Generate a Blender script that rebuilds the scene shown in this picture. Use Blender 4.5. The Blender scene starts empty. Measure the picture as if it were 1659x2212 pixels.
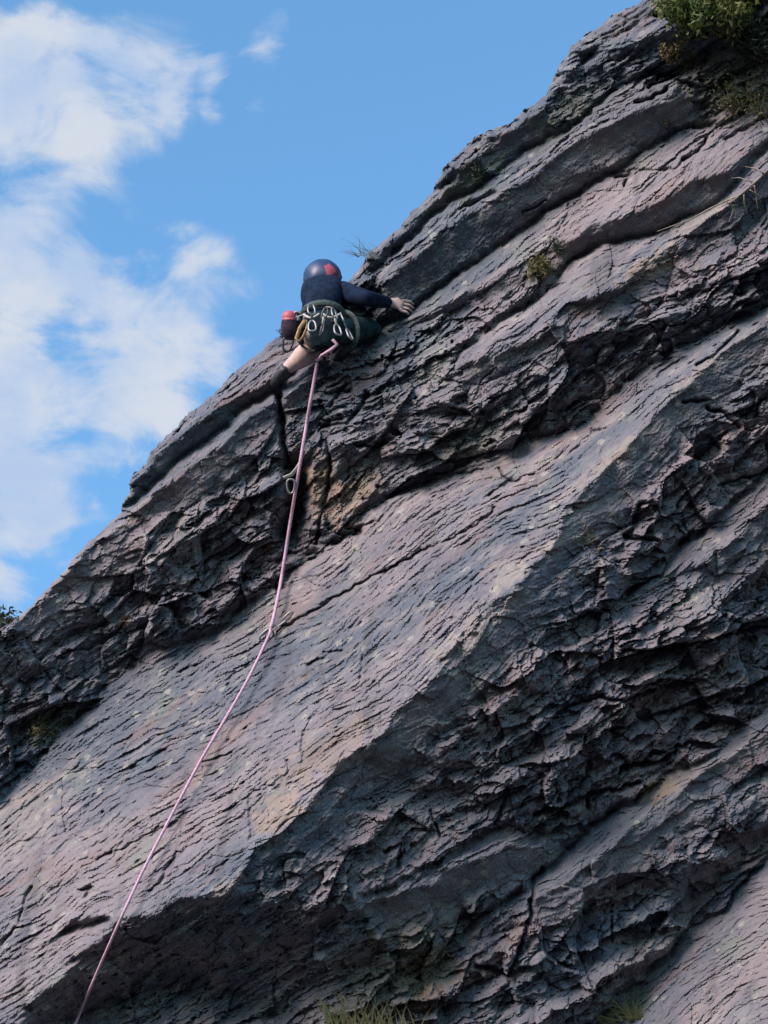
import bpy, bmesh, math, random
import numpy as np
from mathutils import Vector, Matrix

random.seed(7)
rng = np.random.RandomState(11)
SC = bpy.context.scene
COL = SC.collection

# ------------------------------------------------------------------ camera
PITCH = math.radians(40.0)
CAM = Vector((0.0, 0.0, 1.6))
D0 = 15.0                       # distance of the climber
FW = 4.70                       # metres across the picture at that distance
cam_d = bpy.data.cameras.new('camera')
cam = bpy.data.objects.new('camera', cam_d)
COL.objects.link(cam)
cam.location = CAM
cam.rotation_euler = (math.pi / 2 + PITCH, 0, 0)
cam_d.sensor_fit = 'HORIZONTAL'
cam_d.sensor_width = 36.0
cam_d.lens = 36.0 * D0 / FW
cam_d.clip_start = 0.1
cam_d.clip_end = 5000
SC.camera = cam
RIGHT = Vector((1, 0, 0))
FWD = Vector((0, math.cos(PITCH), math.sin(PITCH)))
UP = Vector((0, -math.sin(PITCH), math.cos(PITCH)))
KM = FW / 768.0                 # metres per survey unit at D0

# ------------------------------------------------------------------ sun and sky
SUN_DIR = Vector((-0.61, -0.67, 0.41)).normalized()     # towards the sun: high on the left
SUN_EL = math.asin(SUN_DIR.z)
SUN_AZ = math.atan2(SUN_DIR.x, SUN_DIR.y)
sun_d = bpy.data.lights.new('sun', 'SUN')
sun_d.energy = 2.0
sun_d.angle = math.radians(32)
sun_d.color = (1.0, 0.77, 0.66)
sun = bpy.data.objects.new('sun', sun_d)
COL.objects.link(sun)
sun.rotation_euler = (-SUN_DIR).to_track_quat('-Z', 'Y').to_euler()
sun.location = (-20, 0, 30)

SC.view_settings.view_transform = 'Standard'
SC.view_settings.look = 'None'
SC.view_settings.exposure = 2.0
SC.view_settings.gamma = 1.0
SC.view_settings.use_curve_mapping = False


class Nodes:
    def __init__(self, tree):
        self.t = tree
        tree.nodes.clear()

    def n(self, kind, **kw):
        nd = self.t.nodes.new(kind)
        ins = kw.pop('ins', {})
        for k_, v in kw.items():
            setattr(nd, k_, v)
        for k_, v in ins.items():
            if hasattr(v, 'is_output'):
                self.t.links.new(v, nd.inputs[k_])
            else:
                nd.inputs[k_].default_value = v
        return nd

    def math(self, op, a, b=0.0, clamp=False):
        return self.n('ShaderNodeMath', operation=op, use_clamp=clamp, ins={0: a, 1: b}).outputs[0]

    def mix(self, fac, a, b, blend='MIX'):
        nd = self.n('ShaderNodeMix', data_type='RGBA', blend_type=blend)
        for i, v in ((0, fac), (6, a), (7, b)):
            if hasattr(v, 'is_output'):
                self.t.links.new(v, nd.inputs[i])
            else:
                nd.inputs[i].default_value = v
        return nd.outputs[2]

    def ramp(self, fac, lo, hi, smooth=True):
        nd = self.n('ShaderNodeMapRange', interpolation_type='SMOOTHSTEP' if smooth else 'LINEAR')
        self.t.links.new(fac, nd.inputs[0])
        nd.inputs[1].default_value = lo
        nd.inputs[2].default_value = hi
        return nd.outputs[0]


def pix_dir(px, py):
    """direction of a point of the picture (survey units 768 x 1024)"""
    v = RIGHT * ((px - 384) * KM) + UP * ((512 - py) * KM) + FWD * D0
    return v.normalized()


world = bpy.data.worlds.new('World')
SC.world = world
world.use_nodes = True
W = Nodes(world.node_tree)
sky = W.n('ShaderNodeTexSky', sky_type='NISHITA')
sky.sun_disc = False
sky.sun_elevation = SUN_EL
sky.sun_rotation = SUN_AZ
sky.altitude = 300
sky.air_density = 1.0
sky.dust_density = 0.1
sky.ozone_density = 2.5
tc = W.n('ShaderNodeTexCoord')
dirv = tc.outputs['Generated']
# cloud layer: the view direction projected on a plane overhead
sep = W.n('ShaderNodeSeparateXYZ', ins={0: dirv})
zz = W.math('MAXIMUM', sep.outputs[2], 0.06)
pl = W.n('ShaderNodeCombineXYZ', ins={0: W.math('DIVIDE', sep.outputs[0], zz),
                                      1: W.math('DIVIDE', sep.outputs[1], zz), 2: 0.0}).outputs[0]
nz1 = W.n('ShaderNodeTexNoise', ins={'Vector': pl, 'Scale': 14.0, 'Detail': 10.0, 'Roughness': 0.58, 'Distortion': 0.5})
nz2 = W.n('ShaderNodeTexNoise', ins={'Vector': pl, 'Scale': 2.2, 'Detail': 4.0, 'Roughness': 0.5})
# cumulus masses (picture position, radius) that the noise breaks up
CLOUDS = [  # px, py, rx, ry, weight
    (25, 110, 75, 85, 1.0), (65, 140, 55, 75, .9), (15, 270, 55, 150, .85), (0, 440, 70, 160, 1.0), (70, 270, 60, 80, .65),
    (110, 310, 70, 60, .8), (175, 350, 50, 50, 1.0), (120, 350, 90, 55, .85), (205, 300, 50, 30, .45), (125, 420, 45, 75, .55),
    (90, 40, 60, 36, .55), (150, 60, 60, 45, .55), (125, 100, 45, 50, .5), (165, 95, 22, 26, .5), (212, 80, 20, 30, .5),
    (272, 55, 26, 44, .50), (250, 95, 22, 22, .35), (170, 270, 60, 40, .35)]
CLOUDS += [(40, 200, 60, 60, .8), (20, 510, 45, 70, .95), (20, 330, 60, 90, .9), (60, 360, 70, 60, .8), (150, 400, 60, 50, .7)]
cover = None
for px, py, rx, ry, wgt in CLOUDS:
    c = pix_dir(px, py)
    dx = W.n('ShaderNodeVectorMath', operation='DOT_PRODUCT', ins={0: dirv, 1: tuple(RIGHT)}).outputs['Value']
    dy = W.n('ShaderNodeVectorMath', operation='DOT_PRODUCT', ins={0: dirv, 1: tuple(UP)}).outputs['Value']
    ex = W.math('DIVIDE', W.math('SUBTRACT', dx, c.dot(RIGHT)), rx * KM / D0)
    ey = W.math('DIVIDE', W.math('SUBTRACT', dy, c.dot(UP)), ry * KM / D0)
    r2 = W.math('ADD', W.math('MULTIPLY', ex, ex), W.math('MULTIPLY', ey, ey))
    g = W.math('MULTIPLY', W.math('EXPONENT', W.math('MULTIPLY', r2, -0.9)), wgt)
    cover = g if cover is None else W.math('MAXIMUM', cover, g)
# beyond the frame scattered clouds go on over the whole sky
left = W.n('ShaderNodeVectorMath', operation='DOT_PRODUCT', ins={0: dirv, 1: tuple(RIGHT)}).outputs['Value']
wide = W.math('MULTIPLY', W.ramp(left, -0.15, -0.3), W.ramp(nz2.outputs[0], 0.38, 0.62))
back = W.n('ShaderNodeVectorMath', operation='DOT_PRODUCT', ins={0: dirv, 1: tuple(FWD)}).outputs['Value']
wide = W.math('MAXIMUM', wide, W.math('MULTIPLY', W.ramp(back, 0.9, 0.6), W.math('MULTIPLY', W.ramp(nz2.outputs[0], 0.5, 0.72), .6)))
cover = W.math('MAXIMUM', cover, wide)
dens = W.math('ADD', cover, W.math('MULTIPLY', W.math('MULTIPLY', W.math('SUBTRACT', nz1.outputs[0], 0.5), 2.6), W.ramp(cover, 0.0, 0.16)))
mask = W.ramp(dens, 0.16, 0.78)
nz3 = W.n('ShaderNodeTexNoise', ins={'Vector': pl, 'Scale': 11.0, 'Detail': 6.0, 'Roughness': 0.55})
cl_col = W.mix(W.ramp(nz3.outputs[0], 0.35, 0.65), (1.50, 1.90, 2.60, 1), (2.20, 2.32, 2.55, 1))
skyc = W.mix(1.0, sky.outputs[0], (0.88, 1.19, 1.20, 1), 'MULTIPLY')
colr = W.mix(W.math('MULTIPLY', mask, 0.93), skyc, cl_col)
bg = W.n('ShaderNodeBackground', ins={'Color': colr, 'Strength': 0.08})
W.n('ShaderNodeOutputWorld', ins={0: bg.outputs[0]})

# ------------------------------------------------------------------ numpy noise
_P = rng.permutation(256)
_ang = rng.rand(256) * 2 * np.pi
_GX, _GY = np.cos(_ang).astype(np.float32), np.sin(_ang).astype(np.float32)
_R1, _R2, _R3 = (rng.rand(256).astype(np.float32) for _ in range(3))


def _h(xi, yi, seed):
    return _P[(_P[(xi + seed * 37) & 255] + yi + seed * 11) & 255]


def perlin(x, y, seed=0):
    x = np.asarray(x, np.float32); y = np.asarray(y, np.float32)
    x0 = np.floor(x); y0 = np.floor(y)
    fx = x - x0; fy = y - y0
    xi = x0.astype(np.int32); yi = y0.astype(np.int32)
    u = fx * fx * fx * (fx * (fx * 6 - 15) + 10)
    v = fy * fy * fy * (fy * (fy * 6 - 15) + 10)

    def g(ax, ay, ox, oy):
        i = _h(ax, ay, seed)
        return _GX[i] * ox + _GY[i] * oy
    a = g(xi, yi, fx, fy); b = g(xi + 1, yi, fx - 1, fy)
    c = g(xi, yi + 1, fx, fy - 1); d = g(xi + 1, yi + 1, fx - 1, fy - 1)
    return 1.5 * ((a + (b - a) * u) * (1 - v) + (c + (d - c) * u) * v)


def fbm(x, y, seed=0, o=4, gain=0.5):
    s = 0; a = 1.0
    for i in range(o):
        s = s + a * perlin(x * 2 ** i, y * 2 ** i, seed + i * 3)
        a *= gain
    return s


def worley(x, y, seed=0, jit=0.9):
    """cell offset vectors to the nearest point, its hash, and F2-F1"""
    x0 = np.floor(x).astype(np.int32); y0 = np.floor(y).astype(np.int32)
    b1 = np.full(x.shape, 9., np.float32); b2 = b1.copy()
    hid = np.zeros(x.shape, np.int32); vx = np.zeros(x.shape, np.float32); vy = vx.copy()
    for oy in (-1, 0, 1):
        for ox in (-1, 0, 1):
            cx = x0 + ox; cy = y0 + oy
            h = _h(cx, cy, seed)
            dx = x - (cx + .5 + jit * (_R1[h] - .5)); dy = y - (cy + .5 + jit * (_R2[h] - .5))
            d = dx * dx + dy * dy
            m = d < b1
            b2 = np.where(m, b1, np.minimum(b2, d))
            hid = np.where(m, h, hid); vx = np.where(m, dx, vx); vy = np.where(m, dy, vy)
            b1 = np.where(m, d, b1)
    return vx, vy, hid, np.sqrt(b2) - np.sqrt(b1)


def sstep(x, a, b):
    t = np.clip((x - a) / (b - a), 0, 1)
    return t * t * (3 - 2 * t)


# ------------------------------------------------------------------ survey of the cliff
Q = 0.7535 * 0.3072
def C(sheet, pts):
    ox, oy = {'c2': (1250, 0), 'c3': (0, 800), 'c4': (1250, 900), 'c5': (0, 2000), 'c6': (1250, 2000)}[sheet]
    return [(ox * .3072 + x * Q, oy * .3072 + y * Q) for x, y in pts]
def DD(pts):
    return [(x * .46293, y * .46293) for x, y in pts]

SKYLINE = [(-800, 2700), (-700, 1700), (-500, 1150), (-150, 745)] + [(x * .3072, y * .3072) for x, y in [
    (0, 2043), (60, 2010), (150, 1912), (210, 1854), (330, 1722), (392, 1660), (412, 1610), (430, 1552), (497, 1470), (512, 1448),
    (565, 1396), (680, 1290), (780, 1188), (890, 1106), (1000, 1010), (1130, 905), (1175, 860), (1205, 825),
    (1250, 780), (1330, 700), (1412, 622), (1421, 596), (1436, 566), (1510, 478), (1565, 438), (1650, 402), (1730, 340),
    (1786, 292), (1832, 205), (1858, 152), (1896, 116), (1990, 50), (2080, 0)]] + [(760, -100), (1000, -260), (1500, -420), (2000, -450)]
_sk = np.array(SKYLINE)
_skA = (_sk[:, 0] - _sk[:, 1]) * .70711
_skB = (_sk[:, 0] + _sk[:, 1]) * .70711

# regions: kind, slope away from the viewer, uphill direction in degrees, outline
REG = [
 # ---- left flank
 ('slab', 1.0, 132, C('c3', [(1500, 100), (1300, 380), (1180, 400), (1010, 560), (860, 680), (690, 830), (640, 900), (700, 885), (850, 765), (930, 712), (1060, 640), (1200, 560), (1320, 460), (1420, 380)])),
 ('slab', 0.9, 132, C('c3', [(560, 985), (640, 900), (760, 790), (690, 890), (590, 1020)])),
 ('deep', -.35, 130, C('c3', [(1330, 455), (1200, 570), (1060, 650), (930, 725), (880, 745), (700, 885), (590, 1020), (530, 1130), (560, 1140), (650, 1050), (800, 920), (940, 800), (1080, 690), (1210, 600), (1300, 520)])),
 ('slab', 1.5, 132, C('c3', [(1420, 450), (1300, 512), (1210, 600), (1080, 690), (950, 800), (800, 920), (650, 1050), (540, 1150), (430, 1225), (300, 1350), (100, 1570), (40, 1620), (60, 1645), (110, 1600), (320, 1380), (440, 1262), (560, 1185), (680, 1085), (830, 965), (980, 845), (1100, 740), (1200, 662), (1300, 600), (1400, 520)])),
 ('mid', .55, 120, C('c3', [(1240, 690), (1330, 640), (1330, 750), (1310, 830), (1290, 930), (1245, 945), (1225, 820)])),
 ('deep', -.2, 60, C('c3', [(1195, 650), (1222, 660), (1240, 945), (1225, 960), (1200, 800)])),
 ('deep', -.3, 60, C('c3', [(1230, 950), (1310, 940), (1300, 1060), (1285, 1180), (1235, 1260), (1235, 1100)])),
 ('mid', .5, 150, C('c3', [(1310, 850), (1420, 840), (1440, 960), (1390, 1150), (1380, 1280), (1300, 1290), (1290, 1130)])),
 # ---- textured block right of the rope
 ('mid', .75, 125, DD([(690, 800), (745, 765), (830, 712), (900, 690), (1000, 672), (1080, 660), (1130, 690), (1090, 735), (1010, 790), (960, 880), (850, 905), (800, 955), (740, 965), (690, 905), (668, 850)])),
 ('mid', .65, 128, DD([(700, 1178), (700, 1090), (730, 1010), (770, 1000), (830, 955), (905, 1000), (840, 1085), (770, 1130)])),
 # ---- upper right slabs
 ('slab', .8, 135, C('c2', [(1150, -40), (1060, 0), (960, 70), (860, 160), (800, 215), (765, 300), (850, 290), (900, 220), (1010, 140), (1110, 80), (1230, 0), (1260, -40)])),
 ('slab', 1.2, 130, C('c2', [(870, 275), (950, 185), (1100, 92), (1150, 62), (1285, 70), (1270, 100), (1180, 150), (1060, 218), (940, 268), (850, 305), (770, 330), (720, 380), (790, 290)])),
 ('mid', .0, 120, C('c2', [(850, 310), (1040, 240), (1190, 160), (1200, 240), (1080, 335), (980, 395), (870, 500), (760, 565), (690, 500), (740, 410)])),
 ('slab', .9, 130, C('c2', [(790, 280), (700, 420), (560, 540), (420, 600), (300, 680), (210, 820), (240, 800), (310, 720), (430, 640), (560, 575), (690, 500), (740, 410)])),
 ('mid', .5, 110, C('c2', [(380, 640), (500, 590), (480, 660), (400, 700), (330, 740), (300, 720)])),
 ('deep', -.35, 130, C('c2', [(700, 475), (560, 575), (430, 670), (240, 815), (190, 860), (300, 840), (450, 745), (580, 655), (720, 590)])),
 ('slab', .9, 132, C('c2', [(215, 835), (90, 950), (0, 1030), (-60, 1100), (0, 1080), (110, 990), (220, 880), (330, 760)])),
 ('deep', -.3, 130, C('c2', [(330, 790), (220, 890), (110, 1000), (60, 1040), (180, 980), (320, 880), (450, 780), (440, 740)])),
 ('slab', 1.05, 127, C('c2', [(1200, 300), (1080, 340), (980, 400), (870, 510), (760, 575), (600, 655), (470, 775), (250, 905), (100, 1035), (-20, 1150), (-60, 1200), (0, 1220), (100, 1140), (240, 1030), (360, 940), (500, 840), (640, 790), (720, 690), (900, 570), (1080, 485), (1240, 430), (1290, 340), (1230, 330)])),
 ('deep', -.32, 127, C('c2', [(1240, 432), (1080, 487), (900, 572), (720, 692), (640, 792), (500, 842), (360, 942), (240, 1035), (100, 1145), (0, 1225), (-40, 1290), (60, 1300), (140, 1325), (250, 1242), (400, 1132), (520, 1042), (680, 932), (850, 832), (1000, 732), (1250, 572), (1330, 530)])),
 ('mid', .1, 135, C('c2', [(1330, 230), (1660, 140), (1720, 400), (1560, 470), (1450, 530), (1400, 420), (1330, 330)])),
 ('slab', 1.05, 125, C('c2', [(1900, 290), (1659, 432), (1450, 545), (1250, 577), (1000, 737), (850, 837), (680, 937), (520, 1047), (400, 1137), (250, 1247), (130, 1330), (0, 1400), (-60, 1440), (250, 1335), (390, 1262), (480, 1203), (640, 1112), (760, 1062), (820, 1032), (900, 972), (1060, 932), (1200, 872), (1330, 792), (1500, 735), (1600, 640), (1700, 560), (1900, 420)])),
 ('deep', -.45, 118, C('c2', [(1700, 565), (1600, 645), (1500, 740), (1330, 797), (1200, 877), (1060, 937), (900, 977), (820, 1037), (760, 1067), (790, 1110), (880, 1072), (1000, 1032), (1180, 1002), (1310, 942), (1400, 902), (1480, 852), (1540, 762), (1650, 660)])),
 ('slab', 1.05, 125, C('c2', [(1900, 500), (1659, 640), (1540, 765), (1480, 855), (1400, 905), (1310, 945), (1180, 1005), (1000, 1035), (880, 1077), (800, 1122), (730, 1230), (640, 1300), (500, 1400), (380, 1500), (560, 1470), (640, 1420), (800, 1320), (900, 1290), (960, 1265), (1050, 1225), (1150, 1130), (1260, 1080), (1340, 1000), (1480, 892), (1620, 790), (1700, 690), (1900, 580)])),
 ('slab', .7, 125, C('c4', [(640, 190), (740, 180), (700, 240), (560, 300), (420, 370), (300, 420), (330, 330), (480, 250)])),
 ('mid', .5, 118, C('c2', [(500, 1310), (640, 1215), (720, 1170), (680, 1235), (560, 1310), (400, 1390)])),
 ('mid', .6, 120, C('c2', [(790, 1110), (900, 1065), (960, 1062), (880, 1095), (800, 1130)])),
 # ---- the main slab
 ('slab', 1.2, 128, C('c4', [(2000, -60), (1659, 128), (1500, 198), (1380, 258), (1250, 318), (1150, 388), (1050, 458), (960, 548), (930, 598), (800, 668), (560, 728), (400, 788), (180, 888), (0, 978), (-100, 1030)])
    + C('c3', [(1560, 1230), (1450, 1290), (1350, 1330), (1250, 1400), (1230, 1480), (1100, 1520), (1010, 1600), (980, 1650), (880, 1680), (780, 1700)])
    + C('c5', [(850, 110), (720, 160), (640, 90), (590, 200), (440, 310), (410, 390), (300, 480), (220, 570), (120, 690), (0, 790), (-200, 960), (-900, 1500), (-900, 1900), (-300, 1900), (-100, 1769), (130, 1769), (138, 1720), (100, 1702), (210, 1622), (335, 1512), (295, 1490), (400, 1420), (470, 1378), (520, 1312), (590, 1315), (690, 1290), (760, 1240), (870, 1240), (960, 1222), (1050, 1130), (1070, 1060), (1120, 1010), (1200, 950), (1280, 890), (1340, 830), (1400, 740), (1480, 640), (1580, 580), (1659, 510)])
    + C('c6', [(60, 430), (140, 350), (220, 270), (300, 180), (320, 130), (410, 60), (430, 10)])
    + C('c4', [(220, 1700), (310, 1620), (330, 1560), (410, 1510), (430, 1450), (570, 1370), (610, 1310), (700, 1190), (770, 1110), (780, 1010), (870, 930), (950, 850), (1050, 750), (1130, 690), (1200, 620), (1270, 540), (1350, 470), (1440, 400), (1490, 340), (1590, 260), (1659, 200), (2000, 30)])),
 # lower rim of the main slab rolls over a little
 ('slab', .55, 128, C('c5', [(700, 1270), (760, 1215), (860, 1210), (950, 1180), (1030, 1110), (1060, 1030), (1200, 900), (1280, 800), (1330, 740), (1480, 600), (1480, 645), (1400, 740), (1340, 830), (1280, 890), (1200, 950), (1120, 1010), (1070, 1060), (1050, 1130), (960, 1222), (870, 1240), (760, 1240)])),
 ('deep', -.5, 120, C('c5', [(245, 1390), (300, 1330), (390, 1305), (480, 1310), (460, 1330), (350, 1360)])),
 # ---- right side under the main slab
 ('deep', -.20, 125, [(300, 850), (345, 796), (385, 745), (420, 702), (440, 682), (480, 645), (525, 595), (560, 548), (590, 505), (612, 470), (640, 432), (700, 373), (768, 322), (860, 250), (880, 285), (800, 345), (722, 405), (668, 462), (640, 508), (612, 545), (575, 590), (540, 632), (500, 678), (462, 712), (430, 760), (400, 790), (350, 850), (310, 880)]),
 ('slab', 1.0, 128, C('c4', [(1900, 700), (1659, 850), (1500, 1000), (1380, 1100), (1250, 1200), (1150, 1290), (1060, 1400), (1000, 1470), (1040, 1460), (1130, 1362), (1250, 1292), (1400, 1232), (1550, 1102), (1659, 1000), (1900, 850)])),
 ('mid', .35, 110, C('c4', [(1130, 1380), (1260, 1310), (1380, 1310), (1300, 1440), (1180, 1500), (1050, 1520), (980, 1560), (1010, 1480)])),
 ('mid', .45, 110, C('c4', [(850, 1130), (930, 1100), (900, 1180), (820, 1250), (690, 1390), (660, 1380), (780, 1260)])),
 ('slab', 1.15, 128, C('c6', [(1900, 230), (1659, 395), (1500, 555), (1400, 635), (1200, 715), (1100, 800), (1000, 850), (900, 930), (830, 1000), (760, 1075), (690, 1125), (640, 1185), (560, 1230), (400, 1340), (320, 1420), (350, 1430), (420, 1400), (600, 1290), (640, 1232), (700, 1202), (830, 1132), (930, 1062), (1000, 982), (1090, 902), (1200, 832), (1290, 742), (1450, 652), (1560, 562), (1659, 515), (1900, 380)])),
 ('mid', .35, 112, C('c6', [(-60, 760), (150, 740), (380, 770), (540, 880), (430, 940), (250, 1060), (60, 1150), (-60, 1200)])),
 ('slab', .8, 120, C('c6', [(780, 950), (640, 985), (540, 900), (430, 960), (250, 1080), (50, 1180), (-100, 1220), (-100, 1245), (0, 1222), (240, 1165), (255, 1105), (500, 1022), (640, 1000), (760, 975)])),
 ('deep', -.3, 112, C('c6', [(250, 1110), (600, 1032), (760, 1052), (640, 1132), (300, 1242), (0, 1302), (-200, 1350), (-200, 1270), (0, 1225), (240, 1168)])),
 ('mid', .7, 120, C('c6', [(225, 1365), (300, 1320), (420, 1290), (410, 1310), (280, 1370)])),
 ('mid', .6, 112, C('c6', [(420, 1380), (540, 1260), (630, 1230), (620, 1310), (580, 1400), (640, 1440), (560, 1570), (545, 1560), (600, 1440), (480, 1400), (430, 1440), (330, 1450), (320, 1420)])),
 ('deep', -.4, 100, C('c6', [(-20, 640), (100, 605), (250, 610), (430, 650), (380, 690), (180, 690), (60, 720), (-40, 740)])),
 # deep diagonal crack and the slab right of it
 ('deep', -.8, 130, C('c6', [(1900, 700), (1659, 860), (1500, 990), (1430, 1060), (1290, 1090), (1270, 1130), (1300, 1180), (1210, 1290), (1280, 1345), (1160, 1470), (1010, 1525), (960, 1640), (900, 1730), (850, 1860), (920, 1769), (1010, 1650), (1110, 1575), (1225, 1475), (1285, 1385), (1320, 1310), (1330, 1220), (1430, 1130), (1540, 1030), (1659, 930), (1900, 800)])),
 ('mid', .75, 125, C('c6', [(1900, 805), (1659, 935), (1540, 1035), (1430, 1135), (1335, 1225), (1325, 1315), (1300, 1380), (1440, 1310), (1540, 1190), (1659, 1055), (1900, 900)])),
 ('slab', 1.15, 128, C('c6', [(2600, 300), (1900, 890), (1659, 1055), (1540, 1190), (1440, 1310), (1285, 1385), (1225, 1475), (1110, 1575), (1010, 1650), (925, 1769), (600, 2200), (0, 2900), (1500, 2900), (2600, 2000)])),
 # ---- cave at the bottom left
 ('cave', -.70, 105, C('c5', [(140, 1720), (110, 1702), (215, 1625), (335, 1512), (300, 1490), (400, 1420), (475, 1380), (525, 1316), (700, 1292), (765, 1243), (960, 1225), (1050, 1200), (1200, 1260), (1400, 1250), (1560, 1330), (1659, 1480), (1500, 1620), (1300, 1720), (1000, 1700), (860, 1600), (640, 1550), (560, 1640), (400, 1740), (250, 1800), (140, 1790)])),
 ('mid', 1.1, 118, C('c5', [(640, 1540), (850, 1580), (860, 1610), (700, 1610), (650, 1600)])),
 ('mid', 1.2, 118, C('c5', [(250, 1790), (400, 1700), (600, 1625), (760, 1620), (900, 1660), (1100, 1740), (1300, 1769), (1500, 1900), (600, 2300), (100, 2100)])),
 ('mid', .8, 120, C('c6', [(230, 1769), (260, 1700), (340, 1620), (420, 1590), (560, 1570), (560, 1640), (440, 1700), (560, 1720), (600, 1769), (500, 1900), (200, 1900)])),
]

# cracks: width, depth (m), polyline
CR = [
 (11.0, .42, C('c3', [(1275, 950), (1290, 1050), (1265, 1190), (1240, 1250)])), (3.2, .16, C('c3', [(1205, 650), (1220, 800), (1238, 950)])), (2.0, .08, C('c3', [(1410, 850), (1430, 960), (1390, 1150), (1370, 1290)])),
 (2.0, .05, C('c4', [(180, 890), (300, 852), (380, 850), (425, 828)])), (1.6, .05, C('c4', [(500, 830), (510, 860), (545, 885), (450, 948)])),
 (1.5, .04, C('c4', [(545, 885), (650, 850)])), (1.8, .05, C('c4', [(0, 1280), (160, 1188), (280, 1138), (400, 1072), (450, 1040), (480, 1000)])),
 (2.2, .06, C('c4', [(1360, 380), (1430, 340), (1535, 238)])), (2.0, .05, C('c4', [(1185, 430), (1230, 390), (1300, 355)])),
 (1.6, .04, C('c4', [(1090, 510), (1160, 480)])), (1.6, .04, C('c4', [(900, 670), (960, 655)])), (1.6, .03, C('c4', [(810, 760), (890, 700)])),
 (1.5, .03, C('c4', [(350, 1380), (385, 1310), (405, 1285)])), (1.5, .03, C('c4', [(570, 1250), (640, 1190)])),
 (1.8, .05, C('c3', [(1195, 1668), (1330, 1592), (1500, 1492), (1659, 1400)])), (1.6, .04, C('c3', [(1440, 1290), (1540, 1225), (1620, 1195)])),
 (3.0, .05, C('c3', [(1250, 1330), (1400, 1320), (1340, 1360)])),
 (2.2, .05, C('c5', [(415, 1065), (480, 1030)])), (1.8, .04, C('c5', [(470, 1060), (530, 1015), (690, 925)])), (2.2, .05, C('c5', [(640, 1200), (690, 1165), (720, 1100), (770, 1030)])),
 (3.2, .06, C('c5', [(350, 1195), (385, 1190), (370, 1225)])), (1.8, .05, C('c5', [(0, 1435), (50, 1370), (90, 1350)])), (2.2, .04, C('c5', [(645, 630), (715, 588)])),
 (2.0, .04, C('c5', [(780, 250), (845, 215)])), (1.8, .04, C('c5', [(1400, 170), (1480, 160)])), (2.0, .04, C('c5', [(1330, 220), (1375, 195)])),
 (2.0, .03, C('c5', [(1245, 640), (1240, 690), (1180, 740), (1100, 760)])), (1.8, .03, C('c5', [(1310, 530), (1305, 640)])), (1.6, .03, C('c5', [(1080, 800), (1085, 960)])),
 (1.5, .03, C('c5', [(1565, 180), (1555, 280)])), (1.6, .04, C('c5', [(1440, 410), (1500, 405)])), (1.5, .03, C('c5', [(910, 1120), (980, 1065)])),
 (1.4, .03, C('c5', [(870, 640), (1000, 600)])), (1.6, .04, C('c5', [(80, 1330), (95, 1260), (130, 1180)])),
 (2.6, .10, C('c6', [(650, 860), (760, 835), (860, 800)])), (3.0, .12, C('c6', [(1030, 665), (1200, 640), (1330, 555)])), (2.6, .10, C('c6', [(770, 835), (800, 775), (880, 700), (890, 650)])),
 (2.5, .10, C('c6', [(880, 830), (880, 780), (1000, 760), (1100, 720)])), (2.0, .08, C('c6', [(640, 1240), (650, 1150), (690, 1110)])), (2.2, .08, C('c6', [(480, 900), (520, 800), (600, 740)])),
 (2.0, .06, C('c6', [(200, 850), (240, 960)])), (2.0, .06, C('c6', [(370, 920), (440, 880)])), (2.0, .08, C('c6', [(0, 1030), (70, 990), (60, 1100)])),
 (2.4, .10, C('c6', [(400, 1520), (540, 1560), (640, 1300), (630, 1240)])), (1.8, .06, C('c6', [(990, 1300), (985, 1420)])), (2.6, .08, C('c6', [(980, 500), (1080, 480), (1200, 440), (1330, 390), (1500, 330), (1659, 290)])),
 (2.2, .08, C('c6', [(1100, 160), (1250, 150), (1400, 110), (1659, 50)])), (2.2, .08, C('c6', [(930, 350), (1040, 370), (1180, 330)])), (2.0, .06, C('c6', [(780, 410), (880, 370), (940, 345)])),
 (3.0, .10, C('c4', [(1050, 1130), (1100, 1130), (1175, 1140)])), (3.0, .10, C('c4', [(1050, 1120), (1090, 1080), (1100, 990), (1150, 970)])), (2.0, .08, C('c4', [(1400, 570), (1470, 590), (1530, 655)])),
 (2.0, .06, C('c4', [(1300, 540), (1390, 530)])), (2.0, .06, C('c4', [(1440, 900), (1560, 870), (1659, 840)])), (2.2, .07, C('c4', [(1020, 1400), (1100, 1340), (1200, 1290), (1330, 1100)])),
 (1.6, .05, C('c2', [(330, 900), (400, 865), (480, 825)])), (1.6, .05, C('c2', [(720, 660), (760, 620), (800, 590)])), (1.4, .04, C('c2', [(600, 920), (700, 860)])),
 (2.2, .08, C('c2', [(1300, 690), (1360, 650), (1400, 600)])), (1.6, .04, C('c2', [(1000, 740), (1150, 730), (1250, 735), (1330, 650)])), (2.0, .06, C('c2', [(1480, 600), (1600, 530), (1659, 500)])),
 (2.2, .10, C('c2', [(1180, 330), (1300, 270), (1340, 250)])), (2.2, .09, C('c2', [(1140, 300), (1200, 275), (1250, 240)])), (2.0, .07, C('c2', [(1090, 440), (1150, 420), (1230, 380)])),
 (2.0, .07, C('c2', [(1150, 370), (1230, 330), (1300, 300)])), (2.4, .08, C('c2', [(1010, 760), (1060, 750), (1040, 790)])),
 (2.4, .06, C('c3', [(1470, 630), (1510, 628)])), (2.6, .07, C('c3', [(1390, 780), (1500, 770), (1560, 700), (1590, 640)])), (2.2, .06, C('c3', [(1400, 750), (1470, 745)])),
 (2.2, .07, C('c3', [(1450, 1280), (1560, 1240)])), (2.4, .06, C('c3', [(1560, 870), (1659, 850)])), (1.8, .05, C('c3', [(1420, 700), (1500, 590)])),
]

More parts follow.
